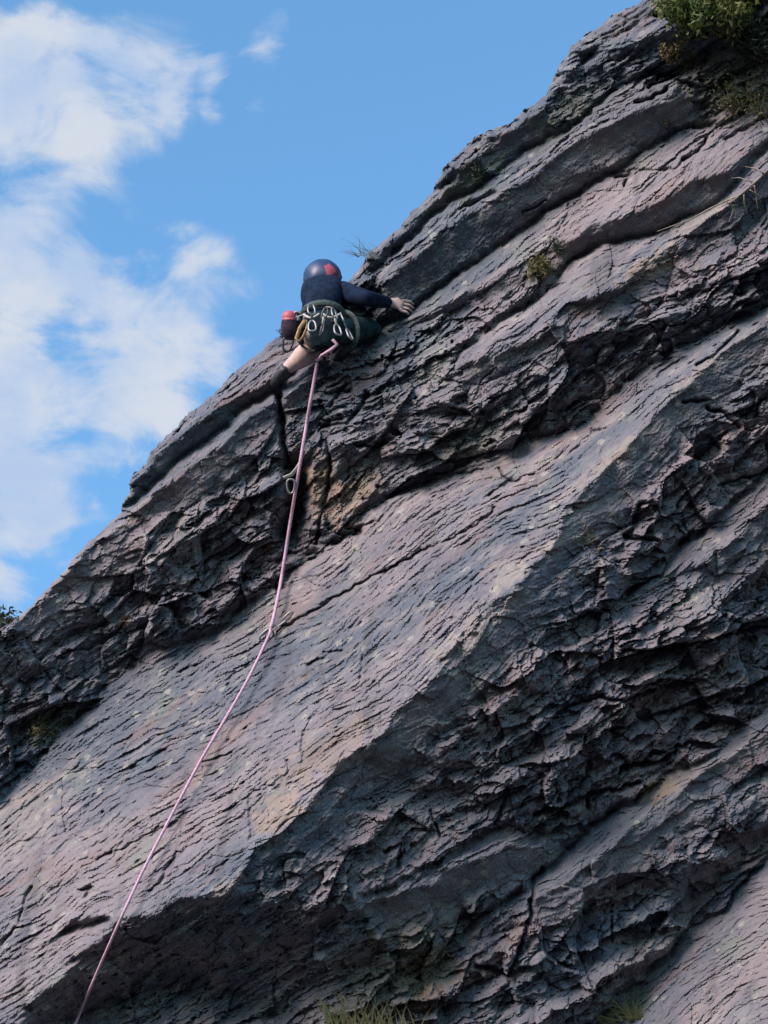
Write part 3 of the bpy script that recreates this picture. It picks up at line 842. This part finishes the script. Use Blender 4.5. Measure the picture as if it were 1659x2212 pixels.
def skinned(name, verts, edges, mat, parent, levels=2, root=0):
    me = bpy.data.meshes.new(name)
    me.from_pydata([tuple(v[0]) for v in verts], edges, [])
    o = bpy.data.objects.new(name, me)
    COL.objects.link(o)
    o.modifiers.new('skin', 'SKIN').use_smooth_shade = True
    for i, d in enumerate(me.skin_vertices[0].data):
        r = verts[i][1]
        d.radius = r if isinstance(r, tuple) else (r, r)
        d.use_root = i == root
    s = o.modifiers.new('sub', 'SUBSURF'); s.levels = levels; s.render_levels = levels
    dg = bpy.context.evaluated_depsgraph_get()
    new = bpy.data.meshes.new_from_object(o.evaluated_get(dg))
    new.name = name
    o.modifiers.clear()
    o.data = new
    bpy.data.meshes.remove(me)
    new.materials.clear(); new.materials.append(mat)
    new.polygons.foreach_set('use_smooth', [True] * len(new.polygons))
    o.parent = parent
    return o


V_ = [(pelvis, .085), (waist, .074), (chest, .10), (neck, .055), (head, .078), (crown, .07),
      (sh_r, .055), (el_r, .040), (wr_r, .028), (sh_l, .045), (el_l, .036), (wr_l, .028),
      (hip_r, .072), (kn_r, .050), (an_r, .036), (foot_r, .036), (hip_l, .070), (kn_l, .064), (an_l, .034), (foot_l, .036)]
E_ = [(0, 1), (1, 2), (2, 3), (3, 4), (4, 5), (2, 6), (6, 7), (7, 8), (2, 9), (9, 10), (10, 11),
      (0, 12), (12, 13), (13, 14), (14, 15), (0, 16), (16, 17), (17, 18), (18, 19)]
# fuller calf between knee and ankle
calf_l = kn_l.lerp(an_l, .34) + Vector((.012, -.012, .02)); calf_r = kn_r.lerp(an_r, .34)
V_ += [(calf_l, .080), (calf_r, .058)]
E_.remove((17, 18)); E_.remove((13, 14)); E_ += [(17, 20), (20, 18), (13, 21), (21, 14)]
for wi, hnd, sgn in ((8, hand_r, 1), (11, hand_l, -1)):
    w_ = V_[wi][0]
    fdir = (hnd - w_).normalized()
    side = fdir.cross(Vector((0, .3, 1))).normalized()
    palm = w_ + fdir * .055
    V_.append((palm, .030)); pi = len(V_) - 1; E_.append((wi, pi))
    for q, ln in enumerate((.070, .078, .072, .056)):
        off = side * (.024 * (q - 1.5)) * sgn
        k1 = palm + fdir * .030 + off; k2 = k1 + fdir * ln * .5; k3 = k2 + (fdir * .6 + Vector((0, -.3, -.5))).normalized() * ln * .5
        n0 = len(V_)
        V_ += [(k1, .011), (k2, .009), (k3, .007)]
        E_ += [(pi, n0), (n0, n0 + 1), (n0 + 1, n0 + 2)]
    t1 = palm + side * (-.040 * sgn) - fdir * .012; t2 = t1 + fdir * .03 - side * .012 * sgn
    n0 = len(V_); V_ += [(t1, .012), (t2, .009)]; E_ += [(pi, n0), (n0, n0 + 1)]
skinned('body', V_, E_, skin_m, climber)

# jacket: trunk and both sleeves
J = [(waist + Vector((0, -.055, .03)), (.125, .105)), (waist.lerp(chest, .5), (.122, .108)), (chest, .135), (neck, .078), (neck.lerp(head, .6), .086),
     (sh_r, .088), (sh_r.lerp(el_r, .5), .068), (el_r, .054), (el_r.lerp(wr_r, .5), .048), (wr_r, .038),
     (sh_l, .092), (el_l, .054), (wr_l, .038), (waist + Vector((0, .03, -.01)), .118)]
skinned('jacket', J, [(0, 13), (13, 1), (1, 2), (2, 3), (3, 4), (2, 5), (5, 6), (6, 7), (7, 8), (8, 9), (2, 10), (10, 11), (11, 12)], jacket_m, climber)
# trousers: seat, left leg to the knee, right leg to the ankle
T = [(pelvis, .122), (pelvis.lerp(waist, .6), (.124, .105)), (hip_r, .098), (hip_r.lerp(kn_r, .5), .088), (kn_r, .070), (calf_r, .066), (an_r, .045),
     (hip_l, .098), (hip_l.lerp(kn_l, .55), .088), (hip_l.lerp(kn_l, .86), .086)]
skinned('trousers', T, [(0, 1), (0, 2), (2, 3), (3, 4), (4, 5), (5, 6), (0, 7), (7, 8), (8, 9)], trouser_m, climber)
for an, ft in ((an_l, foot_l), (an_r, foot_r)):
    fd = (Vector((-.25, -.35, -1)) * .6 + (ft - an).normalized() * .5).normalized()
    heel = ft - fd * .085; toe = ft + fd * .150
    prof = ((0, .012), (.08, .034), (.25, .041), (.5, .041), (.75, .038), (.92, .026), (1, .010))
    mb = MB().tube([heel.lerp(toe, f) for f, r in prof], [r for f, r in prof], 12, .85)
    mb.tube([an.lerp(heel.lerp(toe, .22), -.15), heel.lerp(toe, .22)], [.043, .041], 12)
    mb.build('shoe', shoe_m, climber)

# helmet: a domed shell with a rim, a red side panel and a strap
hm = bpy.data.objects.new('helmet', None)
axis_h = (crown - head).normalized()
side_h = Vector((1, 0, 0)); side_h = (side_h - axis_h * side_h.dot(axis_h)).normalized()
fr_h = axis_h.cross(side_h)
hc = head.lerp(crown, .45)


def dome(a0, a1, t0, t1, grow, na=36, nt=14, thick=.006):
    mb = MB()
    grid = []
    for lay in (0, 1):
        g = []
        for j in range(nt + 1):
            t = t0 + (t1 - t0) * j / nt
            row = []
            for i in range(na + 1):
                a = a0 + (a1 - a0) * i / na
                rx, ry, rz = .114 + grow, .124 + grow, .098 + grow
                ridge = 1 + .03 * math.cos(a * 6) * math.sin(t)
                k_ = 1.0 - lay * thick / .12
                p = hc + (side_h * (rx * math.sin(t) * math.cos(a) * ridge) + fr_h * (ry * math.sin(t) * math.sin(a) * ridge) + axis_h * (rz * math.cos(t))) * k_
                mb.v.append(p); row.append(len(mb.v) - 1)
            g.append(row)
        grid.append(g)
    for lay in (0, 1):
        g = grid[lay]
        for j in range(nt):
            for i in range(na):
                q = (g[j][i], g[j][i + 1], g[j + 1][i + 1], g[j + 1][i])
                mb.f.append(q if lay == 0 else q[::-1])
    for i in range(na):
        a, b = grid[0][nt], grid[1][nt]
        mb.f.append((a[i], a[i + 1], b[i + 1], b[i]))
    return mb


COLh = dome(0, 2 * math.pi, .001, 1.72, 0).build('helmet', helmet_m, climber)
bpy.data.objects.remove(hm)
dome(-1.25, -.45, .45, 1.15, .004, 14, 8).build('helmet_panel', red_m, COLh)
rim = [hc + (side_h * math.cos(a) * .115 + fr_h * math.sin(a) * .126) - axis_h * .018 for a in [2 * math.pi * i / 40 for i in range(40)]]
MB().tube(rim, .007, 6, close=True).build('helmet_rim', shoe_m, COLh)
MB().tube([hc + side_h * -.112 + fr_h * -.02 - axis_h * .02, hc + side_h * -.110 - axis_h * .055, hc + side_h * -.075 + fr_h * .02 - axis_h * .10], .010, 6, .5).build('helmet_strap', buckle_m, COLh)


def ring_about(c, ax, rx, ry, n=30, ref=Vector((1, 0, 0))):
    ax = ax.normalized(); u = (ref - ax * ref.dot(ax)).normalized(); w = ax.cross(u)
    return [c + u * (rx * math.cos(2 * math.pi * i / n)) + w * (ry * math.sin(2 * math.pi * i / n)) for i in range(n)]


hz = MB()
spine = (waist - pelvis).normalized()
wb = pelvis.lerp(waist, .48)
hz.tube(ring_about(wb, spine, .134, .126), .020, 8, .35, close=True)
for hip, kn in ((hip_r, kn_r), (hip_l, kn_l)):
    c_ = hip.lerp(kn, .28)
    hz.tube(ring_about(c_, kn - hip, .104, .104), .020, 8, .35, close=True)
    hz.tube([wb + Vector((.05 if hip is hip_r else -.05, -.03, .128)), c_ + Vector((0, .01, .10))], .010, 6, .4)
harness = hz.build('harness', web_m, climber)
# pale gear loops sagging from the back of the belt
for x0, x1 in ((-.115, -.02), (.0, .10)):
    pts = []
    for i in range(13):
        f = i / 12; x = x0 + (x1 - x0) * f
        zz_ = .128 * math.sqrt(max(.02, 1 - (x / .140) ** 2))
        pts.append(wb + Vector((x, .012, zz_ + .012)) + DOWN * (.032 * math.sin(math.pi * f)))
    MB().tube(pts, .0075, 6).build('gear_loop', pale_m, harness)


def carabiner_pts(c, a, b, ln=.084, wd=.044):
    """rounded D outline in the plane of a (long) and b"""
    out = []
    for i in range(24):
        t = 2 * math.pi * i / 24
        x = math.cos(t); y = math.sin(t)
        x = math.copysign(abs(x) ** .7, x); y = math.copysign(abs(y) ** .8, y)
        out.append(c + a * (x * ln / 2) + b * (y * wd / 2 * (1 + .22 * x)))
    return out


def quickdraw(cx, cy, z, tilt, label, mcar, msl, length=.17, group='quickdraws racked on the harness'):
    top = climber.matrix_world @ cp(cx, cy, z)
    e = empty('quickdraw', top, label, 'quickdraw', group)
    a = Vector((math.sin(tilt), 0, -math.cos(tilt)))
    b = Vector((math.cos(tilt * 5), math.sin(tilt * 9) * .9, .1)); b = (b - a * a.dot(b)).normalized()
    b2 = a.cross(b)
    MB().tube(carabiner_pts(a * .042, a, b), .0055, 6, close=True).build('carabiner', mcar, e)
    MB().tube([a * .080, a * .10, a * (length - .03)], .011, 8, .3).build('sling', msl, e)
    MB().tube(carabiner_pts(a * (length + .01), a, b2 * .4 + b * .9), .0062, 6, close=True).build('carabiner', mcar, e)
    return e


quickdraw(500, 655, .155, .05, 'quickdraw with pale sling at the left of the climber\'s lower back', alu_m, web_m)
quickdraw(640, 690, .160, -.1, 'thin dark quickdraw hanging at the middle of the climber\'s seat', dark_alu_m, pale_m)
quickdraw(712, 695, .155, .16, 'bright silver quickdraw beside the climber\'s right hip, the widest of the rack', alu_m, pale_m)
quickdraw(785, 740, .115, .3, 'silver quickdraw hanging outermost on the climber\'s right hip', alu_m, web_m)

# dark pouch with red top at the left hip, carabiner and tan sling below it
pouch = empty('gear_pouch', climber.matrix_world @ cp(280, 830, -.02), 'dark gear pouch with a pinkish red top hanging at the climber\'s left side', 'pouch')
pr = Matrix(ROT.to_3x3())
pa = pr @ Vector((-.06, .10, 0))


def lathe(pts, n=14):
    mb = MB(); rings = []
    for r, h, sx in pts:
        ring = []
        for k_ in range(n):
            a = 2 * math.pi * k_ / n
            mb.v.append(pr @ Vector((r * math.cos(a) * sx + .25 * h * -.2, h, r * math.sin(a)))); ring.append(len(mb.v) - 1)
        rings.append(ring)
    for a, b in zip(rings[:-1], rings[1:]):
        for k_ in range(n):
            mb.f.append((a[k_], a[(k_ + 1) % n], b[(k_ + 1) % n], b[k_]))
    mb.f.append(tuple(rings[0])); mb.f.append(tuple(rings[-1][::-1]))
    return mb


lathe([(.020, -.095, 1.1), (.040, -.080, 1.2), (.050, -.03, 1.15), (.047, .02, 1.05), (.043, .03, 1.0)]).build('pouch_body', chalk_m, pouch)
lathe([(.044, .028, 1.0), (.046, .045, 1.0), (.040, .065, 1.0), (.022, .080, 1.0), (.006, .084, 1.0)]).build('pouch_top', red_m, pouch)
MB().tube([pr @ Vector(p) for p in ((.03, .04, .02), (.08, .055, .03), (.13, .05, .02), (.17, .03, -.02))], .007, 6, .5).build('pouch_strap', pale_m, pouch)
sl = empty('sling', climber.matrix_world @ cp(400, 850, .06), 'tan sling looped between the red-topped pouch and the climber\'s bare leg', 'sling')
MB().tube([pr @ Vector(p) for p in ((.02, .03, 0), (-.01, -.02, .02), (-.03, -.08, .02), (-.015, -.10, .02), (.01, -.07, .02), (.035, -.01, 0), (.03, .03, -.02))], .012, 8, .5, close=True).build('webbing', tan_m, sl)
cb = empty('carabiner', climber.matrix_world @ cp(260, 1025, .0), 'black carabiner hanging below the dark pouch above the climber\'s bare leg', 'carabiner')
MB().tube(carabiner_pts(Vector((0, 0, 0)), pr @ Vector((.25, .97, 0)), pr @ Vector((.97, -.25, 0)), .085, .055), .0075, 6, close=True).build('carabiner_ring', dark_alu_m, cb)
MB().tube([pr @ Vector((.015, .04, 0)), pr @ Vector((.03, .11, .01))], .008, 6, .5).build('strap', chalk_m, cb)
nutk = empty('camming_device', climber.matrix_world @ cp(335, 760, -.03), 'pale camming device racked between the red-topped pouch and the climber\'s waist', 'climbing gear')
for q in range(3):
    c_ = pr @ Vector((.010 * (q - 1), .012, .012 * (q - 1)))
    MB().tube([c_ + pr @ Vector((.026 * math.cos(t), .026 * math.sin(t) * .8, 0)) for t in [i * math.pi / 5 for i in range(8)]], .007, 5).build('cam_lobe', alu_m, nutk)
MB().tube([pr @ Vector(p) for p in ((0, 0, 0), (.01, -.05, 0), (.03, -.09, .01))], .006, 6).build('stem', pale_m, nutk)

# ---- rope and protection
def path_depth(pts, lift, n):
    """points along a surveyed line, hung clear of the rock"""
    P = np.array(pts, float)
    s = np.concatenate([[0], np.cumsum(np.hypot(*np.diff(P, axis=0).T))])
    q = np.linspace(0, s[-1], n)
    u = np.interp(q, s, P[:, 0]); v = np.interp(q, s, P[:, 1])
    w = max(2, n // 14)
    if n > 60:                                  # a taut rope has no kinks
        for a in (u, v):
            e0, e1 = a[0], a[-1]
            g0 = 2 * e0 - a[1:3 * w + 1][::-1]; g1 = 2 * e1 - a[-3 * w - 1:-1][::-1]
            p = np.concatenate([g0, a, g1])
            for _ in range(3):
                p = np.convolve(np.pad(p, w, 'edge'), np.ones(2 * w + 1) / (2 * w + 1), 'valid')
            a[:] = p[3 * w:3 * w + n]
    uu = u[None].astype(np.float32); vv = v[None].astype(np.float32)
    d = np.min([samp(HL, uu + a, vv + b)[0] + relief(uu + a, vv + b)[0] for a in (-6, 0, 6) for b in (-4, 4)], 0)
    m = d.copy()
    w = max(2, n // 40)
    for i in range(n):
        m[i] = d[max(0, i - w):i + w + 1].min()
    k_ = np.ones(2 * w + 1) / (2 * w + 1)
    m = np.convolve(np.pad(m, w, 'edge'), k_, 'valid')
    return [(u[i], v[i], m[i] - lift) for i in range(n)]


R1 = DD([(686, 779), (680, 812), (666, 893), (657, 945), (646, 1016), (628, 1120), (608, 1250), (598, 1310), (584, 1362)])
R2 = DD([(584, 1366), (571, 1400), (545, 1455), (515, 1512), (470, 1580), (428, 1642), (386, 1738), (332, 1830), (298, 1900), (268, 1965), (240, 2035), (203, 2110), (163, 2212), (100, 2370)])
a_ = path_depth(R1, .035, 90); b_ = path_depth(R2, .03, 110)
tie = climber.matrix_world @ cp(750, 1035, .05)
pts = [climber.matrix_world @ cp(700, 985, .06), tie, climber.matrix_world @ cp(690, 1090, .09), climber.matrix_world @ cp(600, 1145, .08)]
pts += [at(*p) for p in a_ + b_]
rope = MB().tube(pts, [.0105] * (4 + len(a_)) + list(np.linspace(.0095, .0080, len(b_))), 7).build('rope', rope_m)
tag(rope, 'pink climbing rope running from the climber\'s harness down the slab out of the picture', 'rope')


def protection(px, py, label, along, mcar, msl, sc=1.0):
    p = rock_at(px, py, .055)
    e = empty('quickdraw', p, label, 'quickdraw', 'quickdraws clipped to the rope')
    a = (RIGHT * math.cos(along) + UP * math.sin(along)).normalized(); b = (UP * math.cos(along) - RIGHT * math.sin(along))
    b = (b - FWD * .35).normalized()
    MB().tube(carabiner_pts(a * -.02, a, b, .09 * sc, .05 * sc), .0068, 6, close=True).build('carabiner', mcar, e)
    MB().tube([a * .02 * sc, a * .07 * sc + FWD * .01, a * .12 * sc + FWD * .03], .011, 8, .35).build('sling', msl, e)
    MB().tube(carabiner_pts(a * .145 * sc + FWD * .04, a, b, .085 * sc, .045 * sc), .0062, 6, close=True).build('carabiner', mcar, e)
    return e


protection(*DD([(581, 1368)])[0], 'silver quickdraw holding the rope at its bend on the pale slab', math.radians(38), alu_m, pale_m)
protection(*DD([(655, 946)])[0], 'small quickdraw clipped to the rope below the climber, above the dark recess', math.radians(-35), dark_alu_m, web_m, .8)
nz_ = empty('sling', rock_at(*DD([(630, 1020)])[0], .05), 'pale green sling hanging from the vertical crack left of the rope', 'sling')
MB().tube([RIGHT * x + UP * y - FWD * .01 for x, y in ((.055, .06), (.03, .02), (0, -.015), (-.035, -.03), (-.05, -.035))], .013, 8, .4).build('webbing', pale_m, nz_)
MB().tube(carabiner_pts(RIGHT * -.005 + UP * -.085 - FWD * .01, UP, RIGHT, .085, .045), .0065, 6, close=True).build('carabiner', alu_m, nz_)

# ------------------------------------------------------------------ plants
def leafmat(name, c1, c2, c3):
    m, N = material(name)
    p = N.n('ShaderNodeNewGeometry').outputs['Position']
    nz = N.n('ShaderNodeTexNoise', ins={'Vector': p, 'Scale': 30.0, 'Detail': 2.0}).outputs[0]
    n2 = N.n('ShaderNodeTexNoise', ins={'Vector': p, 'Scale': 5.0, 'Detail': 2.0}).outputs[0]
    c = N.mix(N.ramp(nz, .4, .6), c1 + (1,), c2 + (1,))
    c = N.mix(N.ramp(n2, .5, .68), c, c3 + (1,))
    b = N.n('ShaderNodeBsdfPrincipled', ins={'Base Color': c, 'Roughness': .6})
    t = N.n('ShaderNodeBsdfTranslucent', ins={'Color': c})
    mx = N.n('ShaderNodeMixShader', ins={0: .3, 1: b.outputs[0], 2: t.outputs[0]})
    N.n('ShaderNodeOutputMaterial', ins={0: mx.outputs[0]})
    return m


green_m = leafmat('green_leaves', (.055, .095, .020), (.10, .14, .032), (.15, .155, .045))
olive_m = leafmat('olive_leaves', (.06, .07, .022), (.12, .12, .045), (.17, .14, .07))
dark_leaf_m = leafmat('dark_leaves', (.018, .030, .022), (.035, .05, .03), (.05, .06, .035))
straw_m = leafmat('straw_blades', (.13, .125, .055), (.20, .18, .095), (.09, .11, .04))
twig_m = simple('grey_brown_twigs', (.10, .075, .055), .9, .3, 40)
rim_root_m = simple('pale_rim_and_rootlets', (.17, .155, .135), .85, .25, 25)  # shared by the ledge's drawn-in lit rim and the rootlets
R_ = random.Random(3)


def rv():
    return Vector((R_.gauss(0, 1), R_.gauss(0, 1), R_.gauss(0, 1)))


def bush(px, py, size, nst, nlf, leaf, mat, label, spread=1.0, grow=Vector((-.25, -.55, .75)), lift=.0, cat='bush'):
    base = rock_at(px, py, lift)
    e = empty('bush', base, label, cat)
    st_ = MB(); fo = MB()
    for k_ in range(nst):
        d = (grow.normalized() + rv() * .42 * spread).normalized()
        ln = size * R_.uniform(.5, 1.1)
        p = Vector((0, 0, 0)) + rv() * size * .12; pts_ = [p.copy()]
        for q in range(5):
            d = (d + rv() * .18 + Vector((0, 0, .03))).normalized()
            p = p + d * ln / 5; pts_.append(p.copy())
        st_.tube(pts_, [size * .018 * (1 - .16 * i) for i in range(6)], 4)
        for q in range(nlf):
            f = R_.uniform(.25, 1.0) * 5
            i = min(4, int(f)); c_ = pts_[i].lerp(pts_[i + 1], f - i) + rv() * size * .10 * spread
            a = (rv() + d * .8).normalized() * leaf * R_.uniform(.6, 1.3)
            b = a.cross(rv()).normalized() * leaf * R_.uniform(.28, .45)
            bend = rv() * leaf * .15
            fo.quad(c_ - a, c_ + b + bend, c_ + a, c_ - b + bend)
    st_.build('stems', twig_m, e)
    o = fo.build('foliage', mat, e, smooth=False); o['kind'] = 'stuff'
    return e


def grass(px, py, size, nb, mat, label, wide=1.0, lean=Vector((-.1, -.3, 1)), lift=0.0, thin=.012):
    base = rock_at(px, py, lift)
    e = empty('grass_tuft', base, label, 'grass')
    fo = MB()
    for k_ in range(nb):
        d = (lean.normalized() + rv() * .30 * wide).normalized()
        p = RIGHT * R_.gauss(0, size * .28 * wide) + UP * R_.gauss(0, size * .08)
        ln = size * R_.uniform(.5, 1.25); w = size * thin * R_.uniform(.7, 1.5)
        sd = d.cross(FWD).normalized()
        prev = (p - sd * w, p + sd * w)
        for q in range(4):
            d = (d + Vector((0, 0, -.10)) * q + rv() * .05).normalized()
            p = p + d * ln / 4; ww = w * (1 - (q + 1) / 4.3)
            cur = (p - sd * ww, p + sd * ww)
            fo.quad(prev[0], prev[1], cur[1], cur[0]); prev = cur
    o = fo.build('blades', mat, e, smooth=False); o['kind'] = 'stuff'
    return e


bush(693, 26, .28, 26, 60, .024, green_m, 'bright green leafy bush at the left end of the growth in the top right corner', lift=.12)
bush(732, 30, .36, 28, 56, .026, green_m, 'large green leafy bush hanging over the rock in the top right corner', lift=.12)
bush(766, 62, .32, 24, 50, .024, dark_leaf_m, 'dark green bush at the right edge of the picture near the top corner', grow=Vector((-.1, -.6, .55)))
bush(672, 58, .15, 14, 40, .016, olive_m, 'small yellow green bush on the ledge left of the dark corner, near the top right', 1.2)
bush(694, 68, .09, 8, 20, .014, olive_m, 'tiny olive plant in the crack right of the small yellow green bush', 1.2)
bush(735, 112, .22, 20, 14, .016, olive_m, 'sparse brownish shrub on broken rock below the corner bushes', 1.5)
bush(762, 118, .24, 20, 14, .016, olive_m, 'straggly olive brown shrub at the right edge below the corner bushes', 1.5)
bush(542, 276, .13, 14, 26, .018, olive_m, 'round olive bush in the dark band between two pale slabs, right of the climber', 1.2)
bush(560, 254, .10, 9, 20, .015, dark_leaf_m, 'darker small bush just above the round olive bush in the dark band', 1.2)
bush(668, 125, .08, 8, 14, .012, olive_m, 'small dry plant in the hollow at the end of the second upper slab', 1.3)
bush(481, 176, .09, 10, 16, .013, dark_leaf_m, 'low dark plant under the skyline bulge at the upper middle', 1.6)
bush(-4, 633, .20, 16, 26, .020, dark_leaf_m, 'dark bush on the skyline at the left edge of the picture', 1.2, grow=Vector((0.15, .1, 1)))
bush(44, 735, .10, 10, 16, .014, olive_m, 'small mossy plant in the dark rock at the left edge above the pale slab', 1.3)
grass(367, 256, .17, 26, dark_leaf_m, 'thin wispy grass on the skyline just right of the climber\'s helmet', 1.1, Vector((-.5, 0, .75)), thin=.010)
bush(283, 336, .07, 8, 14, .012, dark_leaf_m, 'tiny grey green plant on the skyline left of the climber', 1.3, grow=Vector((-.2, -.1, 1)))
grass(350, 1028, .22, 60, straw_m, 'tall straw coloured grass tuft at the bottom edge in front of the dark cave', 1.1, thin=.022, lift=.15)
grass(388, 1033, .18, 50, straw_m, 'shorter straw grass tuft at the bottom edge, right of the tall one', 1.2, thin=.022, lift=.15)
grass(640, 1020, .17, 60, olive_m, 'olive grass clump at the bottom edge on the lower right slab', 1.6, Vector((-.6, -.3, .6)), thin=.02)
grass(618, 1030, .13, 40, straw_m, 'dry grass clump at the bottom edge left of the olive clump', 1.5, thin=.02)

# pale tube drawn for the ledge's lit edge, with hanging rootlets, right side
br = empty('lit_ledge_rim', rock_at(742, 183, .04), 'pale strip standing for the lit edge of the ledge, with hanging rootlets, at the right edge', 'ledge_rim')
o0 = br.location
line = path_depth(C('c2', [(1180, 1000), (1330, 945), (1400, 905), (1470, 872), (1540, 842), (1600, 790), (1659, 735), (1720, 690)]), .015, 40)
MB().tube([at(*p) - o0 for p in line], list(np.linspace(.002, .009, 40)), 7).build('ledge_rim', rim_root_m, br)
for cx, cy, ex, ey in ((1500, 860, 1490, 960), (1555, 840, 1570, 930), (1600, 800, 1615, 905), (1530, 850, 1440, 900), (1600, 790, 1500, 770), (1640, 750, 1560, 720), (1580, 820, 1630, 880), (1480, 870, 1545, 925)):
    p0, p1 = C('c2', [(cx, cy), (ex, ey)])
    mid_ = ((p0[0] + p1[0]) / 2 + R_.uniform(-4, 4), (p0[1] + p1[1]) / 2 + R_.uniform(-3, 3))
    MB().tube([at(*p) - o0 for p in path_depth([p0, mid_, p1], .02, 12)], list(np.linspace(.005, .002, 12)), 5).build('rootlet', rim_root_m, br)
